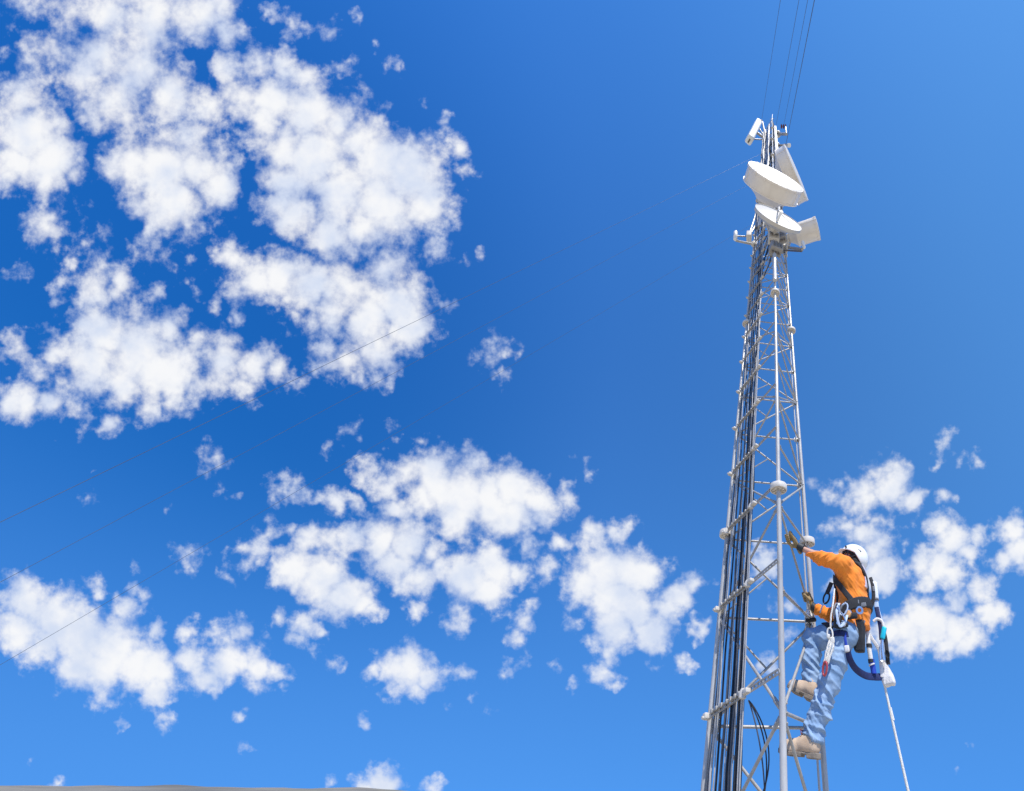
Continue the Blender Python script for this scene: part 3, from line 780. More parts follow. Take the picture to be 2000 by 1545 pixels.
# right arm: a thick pale pipe with a stub antenna
t, a, b, d = side_arm('thick pale pipe arm reaching right under the small dish, white stub antenna at tip', (1531, 483), (1567, 487), 4.35, 4.05, 0.045, 0)
mb = MB(); mb.tube([at(1531, 489, 4.35), at(1566, 491, 4.05)], 0.022, 10)
mb.build('arm', M['rust'], t)
mb = MB()
p0, p1 = at(1571, 485, 4.0), at(1567, 471, 3.9)
mb.tube([p0, p0.lerp(p1, 0.1), p0.lerp(p1, 0.9), p1], [0.03, 0.048, 0.048, 0.02], 14)
mb.build('antenna', M['white'], t)
# two arms on the right near the top
t, a, b, d = side_arm('short pale arm at the upper right of the mast top with a brown insulator', (1519, 262), (1536, 262), 4.4, 4.2, 0.10, 0)
mb = MB(); mb.tube([b, at(1534, 247, 4.0)], 0.055, 8); mb.build('upright', M['steel'], t)
mb = MB(); c = at(1530.5, 247, 4.0)
for k in range(3): mb.lathe(c + Vector((-0.16 + 0.16 * k, 0, 0)), (1, 0, 0), [(-0.07, 0.0), (-0.07, 0.12), (0.0, 0.17), (0.04, 0.10), (0.07, 0.0)], 14)
mb.build('insulator', M['brown'], t)
t, a, b, d = side_arm('pale bare arm with a rounded end, just above the edge-on dish', (1518, 284), (1541, 284), 4.4, 4.2, 0.075, 0)
mb = MB(); mb.lathe(b, d, [(-0.12, 0.0), (-0.12, 0.13), (0.05, 0.13), (0.1, 0.0)], 14); mb.build('end_cap', M['white'], t)
mb = MB(); mb.lathe(b - d * 0.55, d, [(-0.05, 0.07), (-0.05, 0.1), (0.05, 0.1), (0.05, 0.07)], 14); mb.build('collar', M['rust'], t)
# pipe frame at the upper left that holds the panel antenna's top
t, a, b, d = side_arm('bent pipe bracket above the white panel antenna, dark clamp at its end', (1494, 262), (1489, 238), 4.2, 3.9, 0.07, 0)
mb = MB(); c = at(1485, 237, 3.9)
mb.box(c, ((1, 0, 0.3), (0, 1, 0), (-0.3, 0, 1)), (0.26, 0.22, 0.5), 0.03)
mb.tube([c, c + Vector((-0.25, 0.1, -0.3))], 0.07, 8)
mb.build('clamp_block', M['rust'], t)
# whip on top
t = thing('whip_antenna', tuple(lp(0, TOP)), 'thin pale whip antenna standing on the mast top', 'antenna')
p0 = at(1507, 241, 4.05); p1 = at(1510, 214, 4.05)
p1 = p0 + (p1 - p0).normalized() * min((p1 - p0).length, 7.0)
MB().tube([p0, p1], [0.04, 0.018], 8).build('whip', M['steel'], t)
mb = MB(); mb.tube([p0.lerp(p1, 0.45) + Vector((-0.2, 0, 0)), p0.lerp(p1, 0.45) + Vector((0.2, 0, 0))], 0.02, 6)
mb.build('crosspiece', M['steel'], t)

# equipment below the dishes
def cabinet(label, px, py, Y, size, m, yaw=0.15):
    c = at(px, py, Y)
    x = Vector((math.cos(yaw), math.sin(yaw), 0)); y = Vector((-math.sin(yaw), math.cos(yaw), 0)); z = Vector((0, 0, 1))
    t = thing('equipment_box', tuple(c - z * size[2] / 2), label, 'box', 'radio boxes under the dishes')
    mb = MB(); mb.box(c, (x, y, z), size, 0.02); mb.build('housing', m, t)
    mb = MB()
    for k in range(7): mb.box(c + x * (size[0] * (-0.38 + 0.76 * k / 6)) - y * (size[1] / 2 + 0.015), (x, y, z), (0.012, 0.03, size[2] * 0.84))
    mb.build('cooling_fins', m, t)
    mb = MB()
    for k in range(3):
        q = c - z * (size[2] / 2) + x * (size[0] * (-0.25 + 0.25 * k))
        mb.tube([q, q - z * 0.07], 0.022, 8)
    mb.build('connector', M['rust'], t)
    mb = MB(); mb.box(c + y * (size[1] / 2 + 0.05), (x, y, z), (size[0] * 0.6, 0.1, 0.12), 0.01); mb.build('bracket', M['steel'], t)
cabinet('tall brown-grey radio box on the near leg under the open dish', 1511, 462, 3.42, (0.28, 0.20, 0.70), M['dull_cream'])
cabinet('dark grey radio box low on the near leg, below the brown-grey box', 1515, 486, 3.40, (0.30, 0.22, 0.36), M['box'], 0.4)
cabinet('small grey radio box beside the brown-grey one, under the open dish', 1527, 462, 3.75, (0.26, 0.2, 0.5), M['box'], -0.3)
t = thing('antenna_pipe', tuple(lp(0, CAMH + 7.4) + Vector((0, -0.1, 0))), 'pale thick pipe clamped upright in front of the near leg below the dishes', 'pipe')
mb = MB(); p = lp(0, 0) + Vector((0.0, -0.09, 0)); mb.tube([p + Vector((0, 0, CAMH + 7.35)), p + Vector((0, 0, CAMH + 9.4))], 0.045, 16); mb.build('pipe', M['leg'], t)
mb = MB()
for z in (7.6, 8.4, 9.2): mb.box(lp(0, CAMH + z) + Vector((0, -0.045, 0)), ((1, 0, 0), (0, 1, 0), (0, 0, 1)), (0.1, 0.14, 0.05), 0.01)
mb.build('clamp', M['steel'], t)

# jumper cables: looped leads between the boxes, the dishes and the main run
rnd = random.Random(11)
for k in range(14):
    z0 = CAMH + 8.6 + rnd.random() * 3.6
    ta, tb = 0.25 + 0.3 * rnd.random(), 0.75 + 0.25 * rnd.random()
    a, b = face_point(1, 0, ta, z0, 0.0), face_point(1, 0, tb, z0 + 0.9 * rnd.random() + 0.2, 0.02)
    pts = []
    sag = 0.35 + 0.4 * rnd.random()
    for i in range(17):
        s = i / 16
        p = a.lerp(b, s); p.z -= sag * math.sin(math.pi * s) * (1 - 0.3 * s)
        p += Vector((0.05 * mnoise.noise((s * 3, k, 0)), -0.06 * math.sin(math.pi * s), 0))
        pts.append(p)
    m = 'black' if k % 3 else 'grey'
    tag(MB().tube(pts, 0.012, 6).build('jumper_cable', M[m]), ('black' if k % 3 else 'pale grey') + ' jumper lead looping between the cable run and the boxes under the dishes', 'cable',
        'jumper leads under the dishes')
# bundle of leads crowded along the upper mast
for k in range(34):
    fa = ((1, 0), (0, 2), (1, 2))[k % 3]
    t0 = 0.12 + 0.76 * rnd.random()
    z = CAMH + 12.5 + rnd.random() * 1.5
    top = 33.5 + rnd.random() * 3.6
    pts = []
    while z < top:
        pts.append(face_point(fa[0], fa[1], min(0.97, max(0.03, t0 + 0.07 * mnoise.noise((z * 0.5, k * 4.1, 1)))), z, (0.04 + 0.10 * (k % 4) / 3) * min(1, (z - 12) / 12) + 0.04 * mnoise.noise((z * 0.4, k, 7))))
        z += 0.6
    m = ('dark', 'grey', 'dark', 'dark', 'grey')[k % 5]
    w = {'grey': 'pale grey', 'dark': 'dark grey', 'black': 'black'}[m]
    tag(MB().tube(pts, 0.032 + 0.022 * rnd.random(), 6).build('feeder_cable', M[m]), w + ' feeder cable running up the mast above the dishes to its top', 'cable', 'feeder cables on the mast top')

# ------------------------------------------------------------------ guy wires
def guy(a, b, r, sag, label, group, name='guy_wire'):
    pts = []
    for i in range(41):
        s = i / 40
        p = a.lerp(b, s); p.z -= sag * 4 * s * (1 - s)
        pts.append(p)
    o = MB().tube(pts, r, 6).build(name, M['wire'])
    tag(o, label, 'guy wire', group)
lg = 'guy wires running down to the left'
def left_guy(z, far_px, Y, r, sag, label):
    a = lp(1, z)
    q = at(*far_px, Y)                                     # a point of the wire far to the left; carry on to the ground
    d = q - a
    s = (0.2 - a.z) / d.z
    guy(a, a + d * s, r, sag, label, lg)
left_guy(28.5, (20, 1010), 6.0, 0.0048, 0.04, 'uppermost of the three guy wires sloping down to the left, crossing the big upper cloud')
left_guy(22.0, (20, 1126), 6.6, 0.0036, 0.04, 'middle one of the three guy wires sloping down to the left, between the cloud banks')
left_guy(15.5, (200, 1181), 7.0, 0.0030, 0.03, 'lowest of the three guy wires sloping down to the left, meeting the low left cloud')
og = 'wires passing overhead from the mast top'
for k, (p0, p1, Y, lab) in enumerate((((1488, 232), (1524, 2), 3.9, 'leftmost of the four thin wires running overhead from the mast top'),
                               ((1516, 244), (1560, 2), 3.9, 'second from left of the four thin wires running overhead from the mast top'),
                               ((1531, 244), (1577, 2), 4.0, 'third from left of the four thin wires running overhead from the mast top'),
                               ((1535, 283), (1590, 2), 4.2, 'darkest and rightmost of the four thin wires running overhead from the mast top'))):
    a = at(*p0, Y)
    dirn = Vector(((p1[0] - CX) / FPX, CP - (CY - p1[1]) / FPX * SP, SP + (CY - p1[1]) / FPX * CP))
    q = cam.location + dirn * (a.z * 0.62 / dirn.z)        # passes high over the eye and comes down far behind it
    d = q - a
    b = a + d * ((0.2 - a.z) / d.z)
    guy(a, b, 0.011 if k < 3 else 0.014, 0.1, lab, og, 'overhead_wire')

# ------------------------------------------------------------------ implicit surfaces for the climber
def npv(v): return np.array((v[0], v[1], v[2]), dtype=np.float64)

def smin(a, b, k):
    h = np.clip(0.5 + 0.5 * (b - a) / k, 0, 1)
    return b + (a - b) * h - k * h * (1 - h)

def seg(p, a, b, ra, rb):
    a, b = npv(a), npv(b)
    d = b - a
    t = np.clip(((p - a) @ d) / (d @ d), 0, 1)
    return np.linalg.norm(p - a - t[:, None] * d, axis=1) - (ra + (rb - ra) * t)

def chain(p, pts, k=0.03):
    """pts: (position, radius) along a limb"""
    r = None
    for (a, ra), (b, rb) in zip(pts[:-1], pts[1:]):
        s = seg(p, a, b, ra, rb)
        r = s if r is None else smin(r, s, k)
    return r

def squash(p, c, ax, f):
    """shrink space along ax about c, so that a shape evaluated there comes out f times wider along ax"""
    ax = npv(ax); c = npv(c)
    s = (p - c) @ ax
    return p - np.outer(s * (1 - 1 / f), ax)

def ell(p, c, axes, rad):
    c = npv(c)
    q = np.stack([((p - c) @ npv(a)) / r for a, r in zip(axes, rad)], 1)
    n = np.linalg.norm(q, axis=1)
    return (n - 1) * min(rad) * (0.4 + 0.6 * np.minimum(1, n)) if False else (n - 1) * np.mean(rad)

def rbox(p, c, axes, half, rr):
    c = npv(c)
    q = np.stack([np.abs((p - c) @ npv(a)) - (h - rr) for a, h in zip(axes, half)], 1)
    return np.linalg.norm(np.maximum(q, 0), axis=1) + np.minimum(q.max(1), 0) - rr

def plane(p, c, n):
    return (p - npv(c)) @ npv(Vector(n).normalized())

def surface(f, lo, hi, h, name, m, parent, disp=None, split=None):
    """surface nets of f = 0 in the box lo..hi, pulled onto the exact surface; disp moves vertices along their normals"""
    lo, hi = npv(lo), npv(hi)
    n = np.maximum(4, np.ceil((hi - lo) / h).astype(int) + 1)
    xs = [lo[i] + h * np.arange(n[i]) for i in range(3)]
    g = np.stack(np.meshgrid(*xs, indexing='ij'), -1)
    V = f(g.reshape(-1, 3)).reshape(n)
    neg = V < 0
    c = n - 1
    acc = np.zeros((*c, 3)); cnt = np.zeros(c)
    corner = [(i, j, k) for i in (0, 1) for j in (0, 1) for k in (0, 1)]
    def sl(o): return tuple(slice(o[q], o[q] + c[q]) for q in range(3))
    for a in corner:
        for axis in range(3):
            if a[axis]: continue
            b = list(a); b[axis] = 1
            va, vb = V[sl(a)], V[sl(b)]
            cr = (va < 0) != (vb < 0)
            t = np.where(cr, va / np.where(cr, va - vb, 1), 0)
            pos = np.zeros((*c, 3))
            for q in range(3): pos[..., q] = a[q]
            pos[..., axis] = t
            acc += pos * cr[..., None]; cnt += cr
    act = cnt > 0
    idx = -np.ones(c, dtype=int)
    idx[act] = np.arange(act.sum())
    ijk = np.argwhere(act)
    P = lo + h * (ijk + acc[act] / cnt[act][:, None])
    quads = []
    for axis in range(3):
        u, w = (axis + 1) % 3, (axis + 2) % 3
        s0 = [slice(None)] * 3; s1 = [slice(None)] * 3
        s0[axis] = slice(0, -1); s1[axis] = slice(1, None)
        for q in (u, w):
            s0[q] = slice(1, -1); s1[q] = slice(1, -1)
        A, B = neg[tuple(s0)], neg[tuple(s1)]
        cr = np.argwhere(A != B)
        if len(cr) == 0: continue
        flip = A[tuple(cr.T)]
        base = cr.copy(); base[:, u] += 1; base[:, w] += 1
        def cell(du, dw):
            e = base.copy(); e[:, u] -= du; e[:, w] -= dw
            return idx[tuple(e.T)]
        q = np.stack([cell(1, 1), cell(0, 1), cell(0, 0), cell(1, 0)], 1)
        q[~flip] = q[~flip][:, ::-1]
        quads.append(q)
    Q = np.concatenate(quads)
    Q = Q[(Q >= 0).all(1)]
    def grad(p):
        e = h * 0.3
        G = np.stack([f(p + np.eye(3)[i] * e) - f(p - np.eye(3)[i] * e) for i in range(3)], 1) / (2 * e)
        return G
    for _ in range(2):
        G = grad(P); nn = (G * G).sum(1)
        st = np.clip(f(P) / np.maximum(nn, 0.25), -h * 0.6, h * 0.6)
        P = P - G * st[:, None]
    if disp is not None:
        G = grad(P); G /= np.maximum(1e-6, np.linalg.norm(G, axis=1))[:, None]
        P = P + G * disp(P)[:, None]
    org = np.zeros(3); pp = parent
    while pp: org += npv(pp.location); pp = pp.parent
    me = bpy.data.meshes.new(name)
    me.from_pydata((P - org).tolist(), [], Q.tolist())
    bm = bmesh.new(); bm.from_mesh(me)
    bmesh.ops.recalc_face_normals(bm, faces=bm.faces)
    for fc in bm.faces: fc.smooth = True
    bm.to_mesh(me); bm.free()
    o = bpy.data.objects.new(name, me); COL.objects.link(o)
    me.materials.append(m)
    o.parent = parent
    return o

def noise_at(P, fr, seed=0.0):
    return np.array([mnoise.noise((x * fr + seed, y * fr + seed * 1.7, z * fr - seed)) for x, y, z in P])

def folds(P, a, b, amp, wl, seed, tilt=0.5, lat=(1, 0, 0)):
    """cloth folds across the limb a-b: creased ridges, stretched round the limb and slanted by tilt"""
    a, b = npv(a), npv(b)
    d = (b - a) / np.linalg.norm(b - a)
    l = npv(lat)
    s = (P - a) @ d
    q = (P - a) @ l
    X = (P - np.outer(s, d)) * (0.30 / wl) + np.outer((s + tilt * q) / wl, d)
    out = np.array([mnoise.noise((x + seed, y - seed * 1.3, z + seed * 0.7)) for x, y, z in X])
    out2 = np.array([mnoise.noise((x * 1.9 - seed, y * 1.9, z * 1.9 + seed)) for x, y, z in X])
    r = (1 - np.minimum(1, np.abs(out) * 2.6)) ** 1.4 + 0.45 * (1 - np.minimum(1, np.abs(out2) * 2.6))
    return amp * (r - 0.45)

CLOTH = dict(
    shirt=mat('orange cotton', (0.92, 0.265, 0.034), 0.85, 0, 0.06, 6, 0.08, 300, 0.2, sheen=0.15),
    jeans=mat('faded denim', (0.175, 0.29, 0.46), 0.9, 0, 0.16, 9, 0.12, 420, 0.2, col2=(0.33, 0.45, 0.61)),
    skin=mat('skin', (0.55, 0.30, 0.21), 0.55, 0, 0.06, 20),
    hair=mat('dark hair', (0.03, 0.022, 0.018), 0.7, 0, 0.3, 60),
    helmet=mat('white helmet shell', (0.82, 0.82, 0.80), 0.28, 0, 0.02, 5),
    pad=mat('black foam', (0.012, 0.012, 0.014), 0.8, 0, 0.3, 30),
    strap=mat('black webbing', (0.022, 0.023, 0.028), 0.75, 0, 0.25, 60, 0.4, 300),
    greyweb=mat('grey webbing', (0.20, 0.21, 0.23), 0.75, 0, 0.2, 60, 0.4, 300),
    boot=mat('tan suede', (0.50, 0.36, 0.245), 0.85, 0, 0.12, 14, 0.15, 160, 0.2, col2=(0.62, 0.47, 0.34)),
    sole=mat('grey-brown rubber', (0.23, 0.19, 0.15), 0.8, 0, 0.2, 20, 0.4, 60),
    lace=mat('rust lace', (0.25, 0.06, 0.04), 0.8, 0, 0.2, 40),
    sock=mat('dark sock', (0.03, 0.03, 0.035), 0.9),
    gtan=mat('tan glove leather', (0.30, 0.205, 0.085), 0.7, 0, 0.2, 30, 0.3, 120),
    gblk=mat('black glove cuff', (0.02, 0.024, 0.026), 0.6, 0, 0.2, 30),
    blue=mat('blue webbing', (0.010, 0.020, 0.095), 0.7, 0, 0.25, 40, 0.3, 200),
    bluel=mat('bright blue sleeve', (0.015, 0.055, 0.42), 0.6, 0, 0.1, 30),
    pale=mat('pale blue webbing', (0.48, 0.58, 0.74), 0.7, 0, 0.15, 40),
    rope=mat('white braided rope', (0.80, 0.77, 0.70), 0.8, 0, 0.12, 90, 0.6, 240),
    bag=mat('off-white canvas', (0.74, 0.71, 0.68), 0.85, 0, 0.08, 14, 0.4, 120),
    cyan=mat('cyan anodised metal', (0.02, 0.55, 0.68), 0.35, 0.3, 0.05),
    red=mat('red anodised metal', (0.50, 0.08, 0.09), 0.35, 0.3, 0.1),
    alu=mat('polished steel', (0.72, 0.72, 0.74), 0.25, 0.85, 0.1, 20),
    tan=mat('tan leather patch', (0.75, 0.40, 0.16), 0.6, 0, 0.1, 30),
    lilac=mat('pale back panel', (0.62, 0.56, 0.66), 0.7, 0, 0.1, 20),
)

# body frame: he faces the mast, his left side towards the viewer
FW = Vector((-0.93, 0.37, 0)).normalized()
LT = Vector((-FW.y, FW.x, 0))                     # his left
LT = LT if LT.y < 0 else -LT
UP = Vector((0, 0, 1))
J = dict(
    hipL=at(1649, 1238, 3.87), kneeL=at(1619, 1335, 3.84), ankL=at(1586, 1441, 3.86),
    hipR=at(1640, 1238, 4.07), kneeR=at(1585, 1249, 4.16), ankR=at(1583, 1338, 4.12),
    shL=at(1646, 1103, 3.80), elL=at(1601, 1088, 3.80), wrL=at(1560, 1068, 3.83),
    shR=at(1652, 1122, 4.14), elR=at(1634, 1207, 4.20), wrR=at(1586, 1186, 4.24),
    pelvis=at(1662, 1222, 3.97), belly=at(1668, 1186, 3.97), chest=at(1662, 1135, 3.97), neck=at(1668, 1103, 3.98),
    head=at(1665, 1093, 3.99),
)
person = thing('person', tuple(J['pelvis']), 'climber in an orange shirt, blue jeans and white helmet, gripping the mast', 'person')

HUP = (at(1681, 1066, 3.99) - at(1662, 1098, 3.99)).normalized()             # the head leans back
HFW = (FW * 1.0 + UP * 0.42); HFW = (HFW - HUP * HFW.dot(HUP)).normalized()
HLT = HUP.cross(HFW).normalized()
HLT = HLT if HLT.y < 0 else -HLT

def torso(p, g=0.0):
    q = squash(p, J['chest'], LT, 1.33)
    d = chain(q, [(J['pelvis'], 0.128 + g), (J['belly'], 0.122 + g), (J['chest'], 0.138 + g), (J['neck'] - UP * 0.06, 0.085 + g)], 0.06)
    return d
def arm(p, s, g=0.0, cut=1.0):
    sh, el, wr = J['sh' + s], J['el' + s], J['wr' + s]
    ch = J['chest'].lerp(sh, 0.55) + UP * 0.03
    return chain(p, [(ch, 0.092 + g), (sh, 0.083 + g), (el, 0.062 + g), (el.lerp(wr, cut), 0.036 + g)], 0.045)

def head_sdf(p):
    c = J['head']
    d = ell(p, c + HUP * 0.025, (HFW, HLT, HUP), (0.098, 0.078, 0.118))
    jaw = ell(p, c - HUP * 0.055 + HFW * 0.03, (HFW, HLT, HUP), (0.072, 0.060, 0.070))
    d = smin(d, jaw, 0.03)
    nose = seg(p, c + HFW * 0.098 + HUP * 0.02, c + HFW * 0.118 - HUP * 0.02, 0.010, 0.015)
    d = smin(d, nose, 0.015)
    brow = seg(p, c + HFW * 0.088 + HUP * 0.04 + HLT * 0.035, c + HFW * 0.088 + HUP * 0.04 - HLT * 0.035, 0.014, 0.014)
    d = smin(d, brow, 0.02)
    for s in (-1, 1):
        ear = ell(p, c + HLT * (0.078 * s) - HFW * 0.012, (HFW, HLT, HUP), (0.020, 0.012, 0.032))
        d = smin(d, ear, 0.01)
        eye = ell(p, c + HLT * (0.033 * s) + HFW * 0.093 + HUP * 0.02, (HFW, HLT, HUP), (0.012, 0.014, 0.010))
        d = -smin(-d, eye + 0.004, 0.012)
    lip = seg(p, c + HFW * 0.10 - HUP * 0.058 + HLT * 0.02, c + HFW * 0.10 - HUP * 0.058 - HLT * 0.02, 0.009, 0.009)
    return smin(d, lip, 0.012)

def body_sdf(p):
    d = torso(p, -0.022)
    for s in 'LR':
        d = smin(d, arm(p, s, -0.016), 0.04)
        d = smin(d, chain(p, [(J['hip' + s], 0.095), (J['knee' + s], 0.058), (J['ank' + s], 0.042)], 0.03), 0.04)
    d = smin(d, seg(p, J['neck'] - UP * 0.05, J['head'] - HUP * 0.03 - HFW * 0.02, 0.062, 0.056), 0.04)
    return smin(d, head_sdf(p), 0.025)
allp = np.array([npv(v) for v in J.values()])
BLO, BHI = allp.min(0) - 0.2, allp.max(0) + 0.25
surface(body_sdf, BLO, BHI, 0.013, 'body', CLOTH['skin'], person)
surface(lambda p: np.maximum(head_sdf(p) - 0.008, np.maximum(plane(p, J['head'] + HFW * 0.01, HFW), -plane(p, J['head'] - HUP * 0.05, HUP))),
        npv(J['head']) - 0.18, npv(J['head']) + 0.18, 0.008, 'hair', CLOTH['hair'], person)

# ---- shirt
hem = at(1690, 1233, 3.9)
def shirt_sdf(p):
    d = torso(p, 0.006)
    back = seg(p, J['pelvis'] - FW * 0.05 - UP * 0.02, J['belly'] - FW * 0.03, 0.125, 0.12)   # the tail hangs loose behind
    d = smin(d, back, 0.04)
    for s in 'LR':
        c = 0.93 if s == 'L' else 0.86
        a = arm(p, s, 0.004 if s == 'L' else 0.006, 1.0)
        el, wr = J['el' + s], J['wr' + s]
        a = np.maximum(a, plane(p, el.lerp(wr, c), wr - el))
        d = smin(d, a, 0.05)
    d = smin(d, seg(p, J['neck'] - UP * 0.05, J['neck'] + UP * 0.03, 0.075, 0.068), 0.03)
    d = np.maximum(d, plane(p, J['neck'] + UP * 0.035, UP))
    d = np.maximum(d, -plane(p, J['pelvis'] - UP * 0.075 - FW * 0.0, UP * 1.0 + FW * 0.28))
    # hollow under the hem and inside the cuffs: keep only a shell there
    return d
def shirt_disp(P):
    a = folds(P, J['chest'], J['pelvis'], 0.011, 0.10, 3.0, 1.5, FW)
    b = folds(P, J['shL'], J['wrL'], 0.012, 0.10, 5.0, 0.9, UP)
    ch = J['shL'].lerp(J['chest'], 0.35)
    w = np.clip(-((P - npv(ch)) @ npv((J['wrL'] - J['shL']).normalized())) / 0.08 * -1, 0, 1)   # 1 along the arm
    pull = 0.007 * np.sin(((P - npv(J['shL'])) @ npv(FW)) * 62 + ((P - npv(J['shL'])) @ npv(UP)) * 30 + 2.5 * noise_at(P, 4, 2)) * np.clip(1 - np.abs((P - npv(J['chest'])) @ npv(UP)) / 0.3, 0, 1)
    return a * (1 - w) + b * w + pull * (1 - w) + 0.003 * noise_at(P, 26, 1)
surface(shirt_sdf, BLO, BHI, 0.0085, 'shirt', CLOTH['shirt'], person, shirt_disp)

# ---- jeans
def leg_sdf(p, s, g=0.0):
    h, k, a = J['hip' + s], J['knee' + s], J['ank' + s]
    e = k.lerp(a, 0.86)
    d = chain(p, [(h, 0.104 + g), (h.lerp(k, 0.55), 0.091 + g), (k, 0.078 + g), (k.lerp(a, 0.45), 0.078 + g), (a + (a - k).normalized() * 0.03, 0.080 + g)], 0.05)
    return np.maximum(d, plane(p, a - (k - a).normalized() * 0.005, (a - k) + FW * -0.03))
def jeans_sdf(p):
    q = squash(p, J['pelvis'], LT, 1.25)
    d = chain(q, [(J['pelvis'] - UP * 0.03, 0.128), (J['pelvis'] + UP * 0.05, 0.122)], 0.04)
    for s in 'LR': d = smin(d, leg_sdf(p, s), 0.035)
    seat = seg(p, J['hipL'] - FW * 0.03, J['hipR'] - FW * 0.03, 0.10, 0.10)
    d = smin(d, seat, 0.04)
    d = np.maximum(d, plane(p, J['pelvis'] + UP * 0.09, UP))
    # open trouser cuffs
    for s in 'LR':
        k, a = J['knee' + s], J['ank' + s]
        inner = seg(p, a + (k - a).normalized() * 0.05, a + (a - k).normalized() * 0.2, 0.060, 0.075)
        d = np.maximum(d, -inner)
    return d
def jeans_disp(P):
    out = np.zeros(len(P))
    for s, sd_ in (('L', 1.0), ('R', 4.0)):
        h, k, a = J['hip' + s], J['knee' + s], J['ank' + s]
        dd = np.minimum(seg(P, h, k, 0, 0), seg(P, k, a, 0, 0))
        near = np.clip(1.3 - dd / 0.14, 0, 1)
        low = np.clip(((P - npv(k)) @ npv((a - k).normalized())) / 0.16 + 0.5, 0.25, 1)
        out += near * (folds(P, k, a, 0.030, 0.12, sd_, 0.9, FW) * low + 0.4 * folds(P, k, a, 0.020, 0.055, sd_ + 6, -0.5, FW) * low + 0.75 * folds(P, h, k, 0.032, 0.16, sd_ + 2, -1.1, UP))
    # side seam
    return out * 0.8 + 0.002 * noise_at(P, 30, 3)
surface(jeans_sdf, npv(BLO) - (0, 0, 0.1), BHI, 0.0085, 'jeans', CLOTH['jeans'], person, jeans_disp)

# ---- boots
def boot(heel, toe, ank, up, name_label):
    f = (toe - heel).normalized(); L = (toe - heel).length
    u = (up - f * up.dot(f)).normalized(); l = u.cross(f).normalized()
    def foot(p, g=0.0):
        a = chain(p, [(heel + f * 0.055 + u * 0.070, 0.050 + g), (heel + f * (0.13) + u * 0.076, 0.047 + g), (heel + f * (L - 0.10) + u * 0.058, 0.040 + g), (heel + f * (L - 0.045) + u * 0.052, 0.038 + g)], 0.035)
        b = squash(p, heel, l, 1.12)
        a2 = seg(b, heel + f * (L - 0.12) + u * 0.05, heel + f * (L - 0.05) + u * 0.048, 0.046 + g, 0.042 + g)
        a = smin(a, a2, 0.03)
        shaft = chain(p, [(heel + f * 0.068 + u * 0.075, 0.052 + g), (heel + f * 0.075 + u * 0.11, 0.048 + g), (heel + f * 0.075 + (ank - heel - f * 0.075).normalized() * 0.17, 0.050 + g)], 0.03)
        return smin(a, shaft, 0.03)
    def upper(p):
        d = foot(p)
        d = np.maximum(d, -plane(p, heel + u * 0.028, u))
        return np.maximum(d, plane(p, heel + f * 0.075 + (ank - heel - f * 0.075).normalized() * 0.145, (ank - heel - f * 0.075)))
    lo = np.minimum(np.minimum(npv(heel), npv(toe)), npv(ank)) - 0.13
    hi = np.maximum(np.maximum(npv(heel), npv(toe)), npv(ank)) + 0.16
    bo = surface(upper, lo, hi, 0.0075, 'boot', CLOTH['boot'], person,
                 lambda P: 0.003 * noise_at(P, 22, 2) + 0.005 * np.clip(noise_at(P, 11, 5), -0.2, 1))
    def sole(p):
        x = (p - npv(heel)) @ npv(f); y = (p - npv(heel)) @ npv(l); z = (p - npv(heel)) @ npv(u)
        w = 0.046 + 0.012 * np.clip((x - 0.1) / 0.1, 0, 1)
        q = np.stack([np.maximum(np.abs(x - L / 2) - (L / 2 - 0.05), 0) / 1.0, y * 0.05 / w], 1)
        d = np.linalg.norm(q, axis=1) - 0.052
        arch = np.clip((0.02 - np.abs(x - 0.118)) / 0.004 + 0.5, 0, 1) * 0.014 + 0.008 * (x > 0.098)
        lift = np.clip((x - L + 0.09) / 0.09, 0, 1) ** 2 * 0.016
        tread = 0
        return np.maximum(d, np.maximum(z - 0.034 - lift, (arch + lift + tread) - z))
    surface(sole, lo, hi, 0.005, 'sole', CLOTH['sole'], bo)
    mb = MB()
    a0 = heel + f * (L * 0.48) + u * 0.108; a1 = heel + f * 0.128 + u * 0.140
    for k in range(5):
        c = a0.lerp(a1, k / 4)
        mb.tube([c - l * 0.03 - u * 0.006, c + u * 0.012, c + l * 0.03 - u * 0.006], 0.005, 6)
    c = a1 + u * 0.004
    for s in (-1, 1):
        mb.tube([c, c + l * 0.03 * s + f * 0.02 + u * 0.015, c + l * 0.045 * s + f * 0.01 - u * 0.01, c + l * 0.01 * s], 0.004, 6)
    mb.build('lace', CLOTH['lace'], bo)
    # sock showing between boot and trouser
    s0 = heel + f * 0.075 + u * 0.12
    return bo
hL, tL = at(1603, 1484, 3.82), at(1521, 1478, 3.94)
boot(hL, tL, J['ankL'], UP, '')
hR, tR = at(1592, 1374, 4.06), at(1536, 1349, 4.16)
boot(hR, tR, J['ankR'] + UP * 0.02, (J['kneeR'] - J['ankR']).normalized() * 0.8 + FW * -0.35, '')

